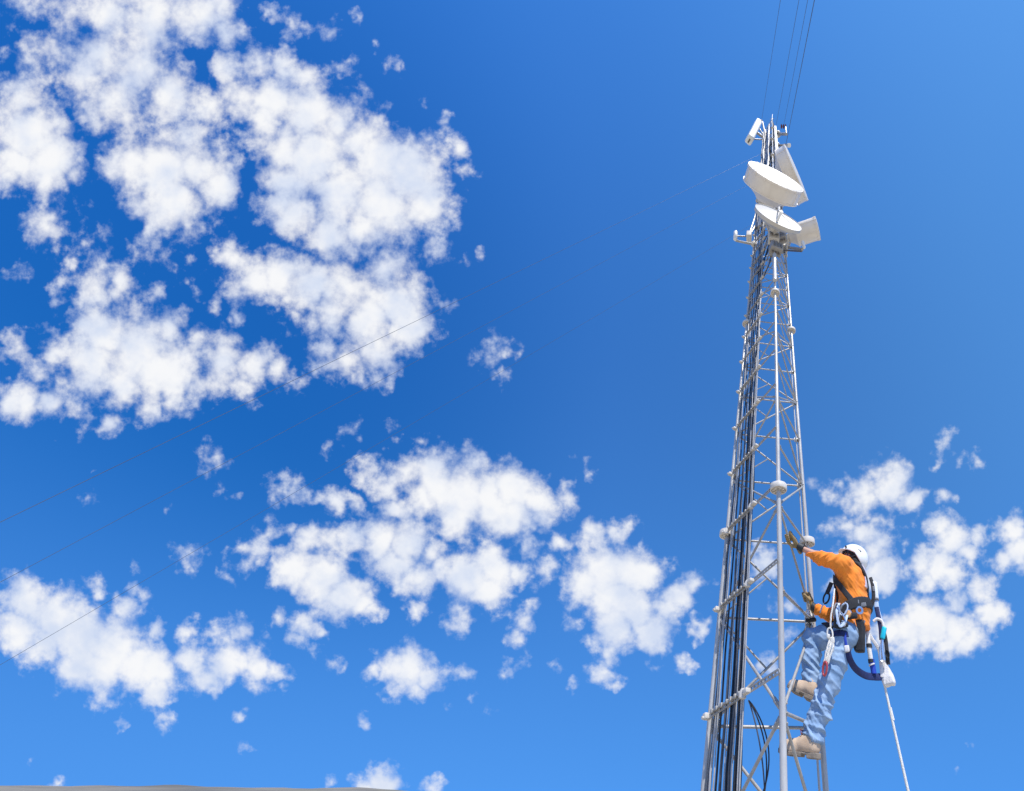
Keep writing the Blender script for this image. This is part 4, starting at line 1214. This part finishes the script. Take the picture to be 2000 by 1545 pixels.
# ---- gloves: palm, four curled fingers and a thumb round the bar they hold
def glove(wr, el, grip, bar, s):
    """hand of side s from wrist wr to a bar through grip along bar"""
    bar = bar.normalized()
    ap = (grip - wr); reach = (ap - bar * ap.dot(bar)); L = reach.length; reach.normalize()
    nrm = bar.cross(reach).normalized()
    if nrm.z < 0: nrm = -nrm                                 # back of the hand faces up / out
    kn = grip - reach * 0.018 + nrm * 0.034                  # knuckle line above the bar
    pts = []
    fing = []
    for i, (o, sc) in enumerate(((0.033, 0.95), (0.011, 1.05), (-0.011, 1.0), (-0.032, 0.82))):
        c = grip + bar * o
        rad = 0.0125 + 0.014
        ch = []
        for k, ang in enumerate((118, 62, 0, -62, -118)):
            a = R(ang * (0.92 + 0.08 * sc)); 
            ch.append((c + (reach * -math.cos(math.pi - a) * 0 + reach * math.cos(a) * 1.0 + nrm * math.sin(a)) * rad * (1.0 if k < 4 else 0.95), (0.0125 - 0.0009 * k) * (0.9 + 0.1 * sc)))
        fing.append(ch)
    wb = wr - (grip - wr).normalized() * 0.0
    mid = wr.lerp(kn, 0.55) + nrm * 0.004
    def hand(p):
        q = squash(p, mid, bar, 1.65)
        d = chain(q, [(wr, 0.026), (mid, 0.020), (kn, 0.017)], 0.02)
        for ch in fing: d = smin(d, chain(p, ch, 0.005), 0.006)
        t0 = wr.lerp(kn, 0.35) + bar * 0.04 * s - nrm * 0.004
        t1 = wr.lerp(grip, 0.72) + bar * 0.058 * s - nrm * 0.016
        t2 = grip + bar * 0.052 * s - nrm * 0.022 + reach * 0.006
        d = smin(d, chain(p, [(t0, 0.016), (t1, 0.014), (t2, 0.0115)], 0.01), 0.012)
        return d
    lo = np.minimum(npv(wr), npv(grip)) - 0.12; hi = np.maximum(npv(wr), npv(grip)) + 0.12
    g = surface(lambda p: hand(p), lo, hi, 0.0055, 'glove', CLOTH['gtan'], person)
    cu = wr + (el - wr).normalized() * 0.055
    def cuff(p):
        d = seg(p, wr + (grip - wr).normalized() * 0.02, cu, 0.037, 0.043)
        return np.maximum(np.maximum(d, plane(p, cu, cu - wr)), -plane(p, wr + (grip - wr).normalized() * 0.012, cu - wr))
    surface(cuff, lo - 0.03, hi + 0.03, 0.006, 'cuff', CLOTH['gblk'], g)
    def backpad(p):
        d = hand(p) - 0.0035
        return np.maximum(np.maximum(d, -(hand(p) - 0.0005)), np.maximum(-plane(p, mid + nrm * 0.006, nrm), np.maximum(plane(p, kn, reach), -plane(p, wr, reach))))
    surface(backpad, lo, hi, 0.0055, 'back_pad', CLOTH['gblk'], g)
    return g

def brace_line(i):
    """the diagonal of panel i on the right face"""
    z = NODES[i]; up = i % 2 == 0
    z0, z1 = (z + 0.03, z + DZ - 0.03) if up else (z + DZ - 0.03, z + 0.03)
    return face_point(0, 2, 0.03, z0), face_point(0, 2, 0.97, z1)
ip = min(range(len(NODES) - 1), key=lambda i: abs(NODES[i] - (CAMH + 1.28)))
a, b = brace_line(ip)
G1 = a.lerp(b, 0.27); G2 = a.lerp(b, 0.81)
glove(J['wrL'] + (G1 - J['wrL']) * 0.0, J['elL'], G1, (b - a), 1)
glove(J['wrR'], J['elR'], G2, (b - a), -1)

# ---- helmet
HC = J['head'] + HUP * 0.035 - HFW * 0.004
def helmet_outer(p, g=0.0):
    d = ell(p, HC, (HFW, HLT, HUP), (0.150 + g, 0.122 + g, 0.135 + g))
    nape = ell(p, HC - HFW * 0.055 - HUP * 0.035, (HFW, HLT, HUP), (0.100 + g, 0.108 + g, 0.10 + g))
    return smin(d, nape, 0.03)
def rim(p):
    # the lower edge: up over the ear, down at the nape
    x = (p - npv(HC)) @ npv(HFW); z = (p - npv(HC)) @ npv(HUP)
    edge = -0.012 + 0.03 * np.clip(x / 0.1, -1, 1) * -1 * 0 - 0.055 * np.clip((-x - 0.03) / 0.09, 0, 1) - 0.010 * np.clip((x - 0.08) / 0.05, 0, 1)
    return edge - z
def helmet_sdf(p):
    d = helmet_outer(p)
    d = np.maximum(d, rim(p))
    d = np.maximum(d, -helmet_outer(p, -0.012))
    x = (p - npv(HC)) @ npv(HFW); y = (p - npv(HC)) @ npv(HLT); z = (p - npv(HC)) @ npv(HUP)
    brim = np.maximum(np.abs(z + 0.012 + 0.25 * np.maximum(x - 0.13, 0)) - 0.005, np.sqrt((x / 0.185) ** 2 + (y / 0.118) ** 2) * 0.15 - 0.15)
    brim = np.maximum(brim, 0.09 - x)
    d = np.minimum(d, brim)
    # vent slots
    for (a0, a1) in (((0.01, 0.112, 0.055), (-0.075, 0.098, 0.035)),):
        A = HC + HFW * a0[0] + HLT * a0[1] * 0.97 + HUP * a0[2]; B = HC + HFW * a1[0] + HLT * a1[1] * 0.97 + HUP * a1[2]
        d = np.maximum(d, -seg(p, A, B, 0.003, 0.009))
    d = np.maximum(d, -seg(p, HC + HFW * 0.05 + HLT * 0.105 + HUP * 0.085, HC - HFW * 0.04 + HLT * 0.108 + HUP * 0.068, 0.003, 0.003))
    return d
hc = npv(HC)
hel = surface(helmet_sdf, hc - 0.23, hc + 0.23, 0.0065, 'helmet', CLOTH['helmet'], person)
surface(lambda p: np.maximum(np.maximum(helmet_outer(p, -0.013), -helmet_outer(p, -0.030)), np.maximum(rim(p) - 0.022, -0.2 - p[:, 0] * 0)),
        hc - 0.22, hc + 0.22, 0.0075, 'headband', CLOTH['pad'], hel)
surface(lambda p: np.maximum(np.maximum(ell(p, HC - HFW * 0.062 - HUP * 0.075, (HFW, HLT, HUP), (0.085, 0.098, 0.085)), -ell(p, HC - HFW * 0.01 - HUP * 0.06, (HFW, HLT, HUP), (0.090, 0.080, 0.13))),
                             plane(p, HC - HFW * 0.02, HFW)),
        hc - 0.24, hc + 0.22, 0.0075, 'nape_pad', CLOTH['pad'], hel)
mb = MB()
for s in (1, -1):
    e = HC + HLT * 0.108 * s - HUP * 0.012
    mb.tube([e + HFW * 0.045, e + HFW * 0.03 - HUP * 0.06 - HLT * 0.02 * s, J['head'] - HUP * 0.115 + HFW * 0.03], 0.006, 6, ref=tuple(HLT), flat_to=0.4)
    mb.tube([e - HFW * 0.05 - HUP * 0.02, e + HFW * 0.005 - HUP * 0.07 - HLT * 0.02 * s, J['head'] - HUP * 0.115 + HFW * 0.03], 0.006, 6, ref=tuple(HLT), flat_to=0.4)
mb.build('chin_strap', CLOTH['strap'], hel)
mb = MB(); mb.lathe(HC + HLT * 0.113 + HFW * 0.085 + HUP * 0.008, HLT, [(-0.015, 0.0), (-0.015, 0.009), (0.012, 0.009), (0.014, 0.0)], 10)
mb.build('rivet', CLOTH['pad'], hel)

# ---- harness: bands that lie on the clothes
def tors(p): return shirt_sdf(p)
def band(name, c, n, half, keep, m, parent, thick=0.017, base=None, lo=None, hi=None):
    base = base or tors
    def f(p):
        s = base(p)
        d = np.maximum(s - thick, -(s - 0.001))
        d = np.maximum(d, np.abs(plane(p, c, n)) - half)
        for kc, kn in keep: d = np.maximum(d, plane(p, kc, kn))
        return d
    return surface(f, BLO if lo is None else lo, BHI if hi is None else hi, 0.007, name, m, parent)
TLO = npv(J['pelvis']) - (0.36, 0.36, 0.22); THI = npv(J['neck']) + (0.36, 0.36, 0.1)
arms_off = [(J['chest'].lerp(J['shL'], 0.9) + FW * 0.11, FW)]
har = band('harness_belt', J['belly'].lerp(J['pelvis'], 0.30), UP * 1.0 + FW * 0.30, 0.042, [(J['chest'], UP)], CLOTH['strap'], person, 0.022, None, TLO, THI)
# side strap running from the chest down and back to the belt
band('chest_strap', J['chest'] + FW * 0.075 - UP * 0.11, FW * 0.83 - UP * 0.55, 0.026, [(J['chest'] + UP * 0.10, UP), (J['belly'] - UP * 0.02, -UP), (J['chest'], -LT)], CLOTH['strap'], har, 0.016, lambda p: torso(p, 0.010), TLO, THI)
band('back_strap', J['chest'] - FW * 0.02 + LT * 0.03, LT * 0.8 - UP * 0.28, 0.024, [(J['belly'], -UP), (J['neck'] - UP * 0.02, UP), (J['chest'] - FW * 0.07, FW)], CLOTH['strap'], har, 0.018, lambda p: torso(p, 0.010), TLO, THI)
band('back_panel', J['chest'] - UP * 0.02, LT * 0.9 + UP * 0.1, 0.06, [(J['chest'] - UP * 0.10, -UP), (J['neck'] - UP * 0.03, UP), (J['chest'] - FW * 0.10, FW)], CLOTH['lilac'], har, 0.012, lambda p: torso(p, 0.010), TLO, THI)
band('front_strap', J['chest'] + FW * 0.10 - LT * 0.0 + UP * 0.0, LT * 0.75 + UP * 0.2, 0.022, [(J['belly'], -UP), (J['neck'] - UP * 0.06, UP), (J['chest'] + FW * 0.075, -FW)], CLOTH['strap'], har, 0.020, lambda p: torso(p, 0.010), TLO, THI)
# thigh loops
for s in 'LR':
    h, k = J['hip' + s], J['knee' + s]
    band('leg_strap', h.lerp(k, 0.10), (k - h).normalized() * 0.75 - UP * 0.55 - FW * 0.15, 0.024, [], CLOTH['strap'] if s == 'R' else CLOTH['blue'], har, 0.014, lambda p, s=s: leg_sdf(p, s), npv(h) - 0.25, npv(h) + 0.25)
# metal adjusters on the belt
def on_belt(px, py, Y): return at(px, py, Y)
mb = MB()
for (px, py) in ((1656, 1178), (1672, 1176), (1686, 1181)):
    c = at(px, py, 3.775)
    mb.box(c, (FW, UP, LT), (0.055, 0.035, 0.012), 0.005)
mb.build('belt_keeper', CLOTH['greyweb'], har)
mb = MB()
for k in range(2):
    c = at((1657, 1679)[k], (1198, 1192)[k], 3.765)
    mb.lathe(c, LT, [(-0.012, 0.018), (-0.012, 0.034), (0.006, 0.034), (0.006, 0.018)], 18, True)
mb.build('side_ring', CLOTH['alu'], har)

# ------------------------------------------------------------------ gear that hangs from the harness
def web(pts, w, t, n=12):
    return pts

def smooth_pts(pts, n=8):
    """Catmull-Rom through pts"""
    P = [Vector(p) for p in pts]
    P = [P[0] * 2 - P[1]] + P + [P[-1] * 2 - P[-2]]
    out = []
    for i in range(1, len(P) - 2):
        for k in range(n):
            t = k / n
            a, b, c, d = P[i - 1], P[i], P[i + 1], P[i + 2]
            out.append(0.5 * (2 * b + (c - a) * t + (2 * a - 5 * b + 4 * c - d) * t * t + (3 * b - a - 3 * c + d) * t ** 3))
    out.append(P[-2])
    return out

def strap(mb, pts, w, ref=None, flat_to=0.16, n=8):
    return mb.tube(smooth_pts(pts, n), w, 14, True, tuple(ref or LT), flat_to)

def ring(mb, c, ax, ea, ra, rb, r):
    """oval ring in the plane of ea and ax x ea"""
    ax = Vector(ax).normalized(); ea = (Vector(ea) - ax * ax.dot(Vector(ea))).normalized(); eb = ax.cross(ea)
    pts = [c + ea * (ra * math.cos(2 * math.pi * k / 20)) + eb * (rb * math.sin(2 * math.pi * k / 20)) for k in range(21)]
    return mb.tube(pts, r, 8, False)

def braid(mb, pts, r, turns, strands=3):
    P = smooth_pts(pts, 10)
    for s in range(strands):
        out = []
        for i, p in enumerate(P):
            t = (P[min(i + 1, len(P) - 1)] - P[max(0, i - 1)]).normalized()
            u, w = perp(t)
            a = 2 * math.pi * (s / strands + turns * i / len(P))
            out.append(p + (u * math.cos(a) + w * math.sin(a)) * r * 0.62)
        mb.tube(out, r * 0.62, 6)
    return mb

# white rope lanyard on the left hip, red carabiner at its end
t = thing('rope_lanyard', tuple(at(1622, 1228, 3.72)), 'white rope lanyard hanging over the left thigh, red carabiner at its end', 'lanyard')
mb = MB()
braid(mb, [at(1630, 1150, 3.80), at(1627, 1180, 3.74), at(1623, 1205, 3.72), at(1622, 1226, 3.72)], 0.0075, 9)
ring(mb, at(1621, 1238, 3.72), LT, UP, 0.045, 0.024, 0.0075)
braid(mb, [at(1622, 1246, 3.72), at(1623, 1258, 3.70), at(1618, 1276, 3.69), at(1612, 1296, 3.69)], 0.011, 10)
braid(mb, [at(1624, 1248, 3.71), at(1628, 1262, 3.69), at(1622, 1280, 3.68), at(1617, 1296, 3.68)], 0.009, 10)
braid(mb, [at(1620, 1250, 3.70), at(1614, 1272, 3.68), at(1609, 1296, 3.68)], 0.007, 8)
mb.build('rope', CLOTH['rope'], t)
mb = MB(); c = at(1626, 1250, 3.70); mb.box(c, (FW, UP, LT), (0.036, 0.045, 0.02), 0.008); mb.box(at(1618, 1243, 3.70), (FW + UP * 0.4, UP - FW * 0.4, LT), (0.028, 0.035, 0.022), 0.008)
mb.build('knot', CLOTH['rope'], t)
mb = MB(); d0 = (at(1614, 1296, 3.68) - at(1608, 1316, 3.68)).normalized()
ring(mb, at(1611, 1306, 3.67), LT + FW * 0.5, d0, 0.046, 0.022, 0.0085)
mb.build('carabiner', CLOTH['red'], t)
mb = MB(); mb.tube([at(1616, 1293, 3.68), at(1611, 1298, 3.68)], 0.014, 8); mb.build('thimble', CLOTH['sole'], t)

# hardware at the front of the belt
def carabiner(px, py, Y, ra, rb, axis, lean, label, m='alu'):
    c = at(px, py, Y)
    t = thing('carabiner', tuple(c), label, 'carabiner', 'carabiners on the harness')
    mb = MB(); ring(mb, c, axis, lean, ra, rb, 0.007); mb.build('frame', CLOTH[m], t)
    mb = MB(); ax = Vector(axis).normalized(); ea = (Vector(lean) - ax * ax.dot(Vector(lean))).normalized(); eb = ax.cross(ea)
    mb.tube([c + ea * ra * 0.45 + eb * rb * 0.95, c - ea * ra * 0.35 + eb * rb * 0.98], 0.0105, 10); mb.build('sleeve', CLOTH['greyweb'], t)
carabiner(1634, 1196, 3.73, 0.075, 0.034, LT + FW * 0.6, UP - FW * 0.25, 'large steel carabiner at the front of the belt, nearest the chest')
carabiner(1643, 1207, 3.72, 0.065, 0.030, LT + FW * 0.3, UP + FW * 0.5, 'steel carabiner hanging lower, just behind the large one')
carabiner(1648, 1190, 3.73, 0.055, 0.030, LT, UP - FW * 0.7, 'bluish steel carabiner tilted against the side of the belt', 'pale')
t = thing('tool_loop', tuple(at(1640, 1200, 3.75)), 'pale blue webbing loop drooping from the belt beside the carabiners', 'strap')
mb = MB(); strap(mb, [at(1639, 1178, 3.76), at(1634, 1195, 3.71), at(1640, 1222, 3.70), at(1650, 1215, 3.70), at(1655, 1200, 3.73)], 0.011); mb.build('webbing', CLOTH['pale'], t)
t = thing('rope_device', tuple(at(1640, 1212, 3.74)), 'black and steel rope device clipped at the left hip', 'climbing device')
mb = MB(); mb.box(at(1636, 1214, 3.74), (FW + UP * 0.3, UP - FW * 0.3, LT), (0.07, 0.11, 0.03), 0.012); mb.box(at(1647, 1221, 3.74), (FW, UP, LT), (0.09, 0.035, 0.03), 0.01)
mb.build('side_plate', CLOTH['strap'], t)
mb = MB(); mb.lathe(at(1637, 1217, 3.715), LT, [(-0.01, 0.0), (-0.01, 0.016), (0.012, 0.014), (0.014, 0.0)], 12); mb.box(at(1646, 1222, 3.715), (FW, UP, LT), (0.05, 0.014, 0.014), 0.004)
mb.build('cam', CLOTH['alu'], t)
t = thing('leather_pouch', tuple(at(1657, 1199, 3.72)), 'small round tan leather pouch on the belt above the black tool pouch', 'pouch')
mb = MB(); mb.lathe(at(1656, 1199, 3.74), LT, [(-0.02, 0.0), (-0.02, 0.026), (0.0, 0.031), (0.014, 0.026), (0.02, 0.0)], 20); mb.build('body', CLOTH['tan'], t)
mb = MB(); mb.box(at(1664, 1203, 3.75), (FW, UP, LT), (0.10, 0.05, 0.04), 0.015); mb.build('flap', CLOTH['strap'], t)

# black tool pouch on the hip
t = thing('tool_pouch', tuple(at(1680, 1230, 3.85)), 'black open tool pouch hanging behind the left hip', 'pouch')
pc = at(1677, 1251, 3.86); pu = (at(1674, 1228, 3.86) - at(1679, 1278, 3.86)).normalized()
pl = LT; pf = pu.cross(pl).normalized()
def pouch(p):
    z = (p - npv(pc)) @ npv(pu)
    s = 1.0 + 0.28 * z / 0.12
    q = npv(pc) + (p - npv(pc)) / np.where(True, s, 1)[:, None] * 1.0
    d = rbox(q, pc, (pf, pl, pu), (0.054, 0.045, 0.115), 0.018)
    d = np.maximum(d, -rbox(q, pc + pu * 0.05, (pf, pl, pu), (0.044, 0.036, 0.115), 0.014))
    return np.maximum(d, -plane(p, pc - pu * 0.095, pu + pf * 0.35))
surface(pouch, npv(pc) - 0.2, npv(pc) + 0.2, 0.006, 'bag', CLOTH['strap'], t, lambda P: 0.004 * noise_at(P, 14, 3))
mb = MB(); strap(mb, [at(1664, 1212, 3.80), at(1668, 1224, 3.79), at(1673, 1238, 3.80)], 0.02); mb.build('hanger', CLOTH['greyweb'], t)
mb = MB(); mb.tube([at(1684, 1228, 3.84), at(1688, 1212, 3.84)], [0.010, 0.012], 8); mb.tube([at(1676, 1228, 3.84), at(1678, 1216, 3.84)], 0.008, 8); mb.build('tool_handle', CLOTH['greyweb'], t)

# dark blue strap slung from the thigh to the rope bag
t = thing('work_strap', tuple(at(1655, 1268, 3.78)), 'dark blue webbing strap drooping in a loop from thigh to the canvas bag', 'strap')
mb = MB()
strap(mb, [at(1655, 1270, 3.76), at(1661, 1290, 3.78), at(1672, 1307, 3.83), at(1690, 1319, 3.90), at(1708, 1322, 3.97), at(1722, 1322, 4.02)], 0.027, LT, 0.22)
mb.build('webbing', CLOTH['blue'], t)
mb = MB(); mb.box(at(1654, 1267, 3.75), (FW, UP, LT), (0.045, 0.05, 0.02), 0.01); mb.build('tab', CLOTH['bag'], t)
mb = MB(); strap(mb, [at(1650, 1228, 3.76), at(1651, 1248, 3.75), at(1654, 1266, 3.75)], 0.011); mb.build('tail', CLOTH['bluel'], t)

# shock absorber leg
t = thing('shock_absorber', tuple(at(1694, 1240, 3.98)), 'grey and bright blue sleeve hanging down behind the black tool pouch', 'lanyard')
mb = MB(); mb.tube(smooth_pts([at(1695, 1236, 3.98), at(1697, 1262, 3.96), at(1701, 1290, 3.96)], 6), 0.021, 12); mb.build('tube', CLOTH['greyweb'] if False else CLOTH['bag'], t)
mb = MB(); mb.tube([at(1702, 1288, 3.96), at(1707, 1316, 3.96)], [0.026, 0.024], 12); mb.build('sleeve', CLOTH['bluel'], t)
mb = MB(); mb.tube([at(1697, 1258, 3.96), at(1698, 1265, 3.96)], 0.027, 12); mb.tube([at(1701, 1288, 3.96), at(1702, 1295, 3.96)], 0.0275, 12); mb.build('collar', CLOTH['strap'], t)
mb = MB(); mb.tube([at(1702, 1297, 3.95), at(1703, 1299.5, 3.95)], 0.0285, 12); mb.build('cuff_band', CLOTH['bag'], t)

# white energy pack on the back and the lanyard below it
t = thing('energy_pack', tuple(at(1708, 1155, 4.02)), 'white padded pack on his back with pale blue and dark blue webbing below', 'lanyard')
mb = MB(); d0 = (at(1707, 1138, 4.02) - at(1710, 1169, 4.02)).normalized(); mb.box((at(1707, 1138, 4.02) + at(1710, 1170, 4.02)) / 2, (FW - d0 * FW.dot(d0), d0, LT), (0.066, 0.185, 0.055), 0.024); mb.build('pack', CLOTH['helmet'], t)
mb = MB(); c = at(1706, 1150, 3.985); mb.box(c, (FW, d0, LT), (0.022, 0.05, 0.012), 0.004); mb.build('buckle', CLOTH['greyweb'], t)
mb = MB(); mb.box(at(1710, 1171, 4.01), (FW - d0 * FW.dot(d0), d0, LT), (0.062, 0.022, 0.058), 0.008); mb.build('seam', CLOTH['greyweb'], t)
mb = MB(); strap(mb, [at(1710, 1172, 4.0), at(1713, 1190, 3.99), at(1718, 1208, 3.98), at(1722, 1228, 3.98)], 0.024, LT, 0.3); mb.build('webbing', CLOTH['pale'], t)
mb = MB(); strap(mb, [at(1712, 1186, 3.985), at(1716, 1205, 3.97), at(1720, 1225, 3.97), at(1722, 1250, 3.97)], 0.022, LT, 0.3); mb.build('dark_webbing', CLOTH['blue'], t)
mb = MB(); strap(mb, [at(1700, 1128, 4.03), at(1704, 1142, 4.0), at(1706, 1165, 3.99), at(1702, 1185, 4.0)], 0.018, LT, 0.3); mb.build('back_tie', CLOTH['strap'], t)

# hook, cyan clip and strap on the right
t = thing('lanyard_hook', tuple(at(1722, 1240, 3.98)), 'large steel hook with a white arc and a cyan clip at his back', 'hook')
mb = MB(); mb.tube(smooth_pts([at(1706, 1214, 3.97), at(1713, 1209, 3.96), at(1722, 1213, 3.96), at(1726, 1226, 3.96)], 6), 0.013, 10); mb.build('arc', CLOTH['bag'], t)
mb = MB(); d1 = (at(1727, 1226, 3.95) - at(1723, 1248, 3.95)).normalized(); mb.box(at(1725.5, 1236, 3.95), (FW - d1 * FW.dot(d1), d1, LT), (0.045, 0.11, 0.03), 0.013); mb.build('clip', CLOTH['cyan'], t)
mb = MB(); mb.tube(smooth_pts([at(1723, 1250, 3.96), at(1723, 1268, 3.96), at(1726, 1290, 3.96)], 5), 0.016, 10); mb.tube(smooth_pts([at(1723, 1252, 3.96), at(1719, 1268, 3.96), at(1720, 1290, 3.96), at(1726, 1291, 3.96)], 5), 0.010, 8); mb.build('hook', CLOTH['alu'], t)
mb = MB(); strap(mb, [at(1722, 1222, 4.0), at(1729, 1245, 3.99), at(1732, 1270, 3.98), at(1735, 1298, 3.99)], 0.018, LT, 0.3); mb.build('webbing', CLOTH['strap'], t)
mb = MB(); ring(mb, at(1733, 1277, 3.97), LT, UP, 0.03, 0.017, 0.005); mb.build('keeper', CLOTH['strap'], t)

# canvas bag and the tag line
t = thing('rope_bag', tuple(at(1722, 1285, 4.02)), 'off-white canvas bag hanging lowest at his back, tag line below it', 'bag')
bc = at(1729, 1308, 4.03); bu = (at(1722, 1284, 4.03) - at(1735, 1330, 4.03)).normalized(); bf = bu.cross(LT).normalized()
def bag(p):
    z = (p - npv(bc)) @ npv(bu)
    s = 1.0 - 0.45 * np.clip(z / 0.10, -0.6, 1.2)
    q = npv(bc) + (p - npv(bc)) / s[:, None]
    return rbox(q, bc, (bf, LT, bu), (0.043, 0.036, 0.092), 0.016)
surface(bag, npv(bc) - 0.2, npv(bc) + 0.2, 0.006, 'canvas', CLOTH['bag'], t, lambda P: folds(P, bc + bf * 0.1, bc - bf * 0.1, 0.006, 0.06, 2.0, 0.4, bu))
mb = MB(); strap(mb, [at(1686, 1222, 4.0), at(1702, 1246, 4.0), at(1716, 1268, 4.0), at(1720, 1290, 4.0), at(1723, 1322, 4.0)], 0.016, LT, 0.25); mb.build('strap', CLOTH['bag'], t)
a = at(1725, 1326, 4.03); b = at(1778, 1545, 4.03); d = b - a
t = thing('tag_line', tuple(a), 'white tag line running down from the canvas bag to the ground', 'rope')
end = a + d * ((0.02 - a.z) / d.z)
pts = [a.lerp(end, k / 30) + Vector((1, 0, 0)) * (-0.02 * math.sin(math.pi * k / 30)) for k in range(31)]
MB().tube(pts, 0.0105, 10).build('rope', CLOTH['rope'], t)
mb = MB(); mb.tube([a.lerp(end, 0.085), a.lerp(end, 0.12)], 0.0125, 10); mb.build('splice', CLOTH['rope'], t)

# clip and sling on the right leg of the mast, just under his lower hand
t = thing('rope_grab', tuple(at(1582, 1205, 4.38)), 'steel clip and white sling on the right leg of the mast at his lower hand', 'clip')
mb = MB(); ring(mb, at(1583, 1203, 4.36), LT, UP + FW * 0.3, 0.06, 0.038, 0.010); ring(mb, at(1576, 1204, 4.36), LT + FW * 0.4, UP - FW * 0.2, 0.06, 0.022, 0.008); mb.build('clip', CLOTH['alu'], t)
mb = MB(); mb.tube(smooth_pts([at(1579, 1178, 4.36), at(1582, 1190, 4.36), at(1586, 1204, 4.35), at(1592, 1196, 4.30), at(1597, 1190, 4.26)], 6), 0.010, 8); mb.tube(smooth_pts([at(1573, 1200, 4.37), at(1573, 1222, 4.37), at(1577, 1245, 4.36)], 5), 0.006, 6); mb.build('sling', CLOTH['rope'], t)
mb = MB(); mb.box(at(1584, 1211, 4.34), (FW, UP, LT), (0.11, 0.035, 0.05), 0.012); mb.build('cam', CLOTH['strap'], t)

# black gear strap swinging in front of the chest
t = thing('gear_strap', tuple(at(1620, 1140, 3.95)), 'black strap with an oval ring swinging in front of his chest', 'strap')
mb = MB(); strap(mb, [at(1624, 1138, 3.92), at(1619, 1150, 3.92), at(1615, 1160, 3.92)], 0.022, LT, 0.25); mb.build('webbing', CLOTH['strap'], t)
mb = MB(); ring(mb, at(1614, 1168, 3.92), LT, UP + FW * -0.5, 0.05, 0.028, 0.009); mb.build('ring', CLOTH['strap'], t)
mb = MB(); mb.tube(smooth_pts([at(1612, 1175, 3.92), at(1606, 1184, 3.95), at(1602, 1196, 4.02)], 5), 0.007, 8); mb.build('cord', CLOTH['pale'], t)
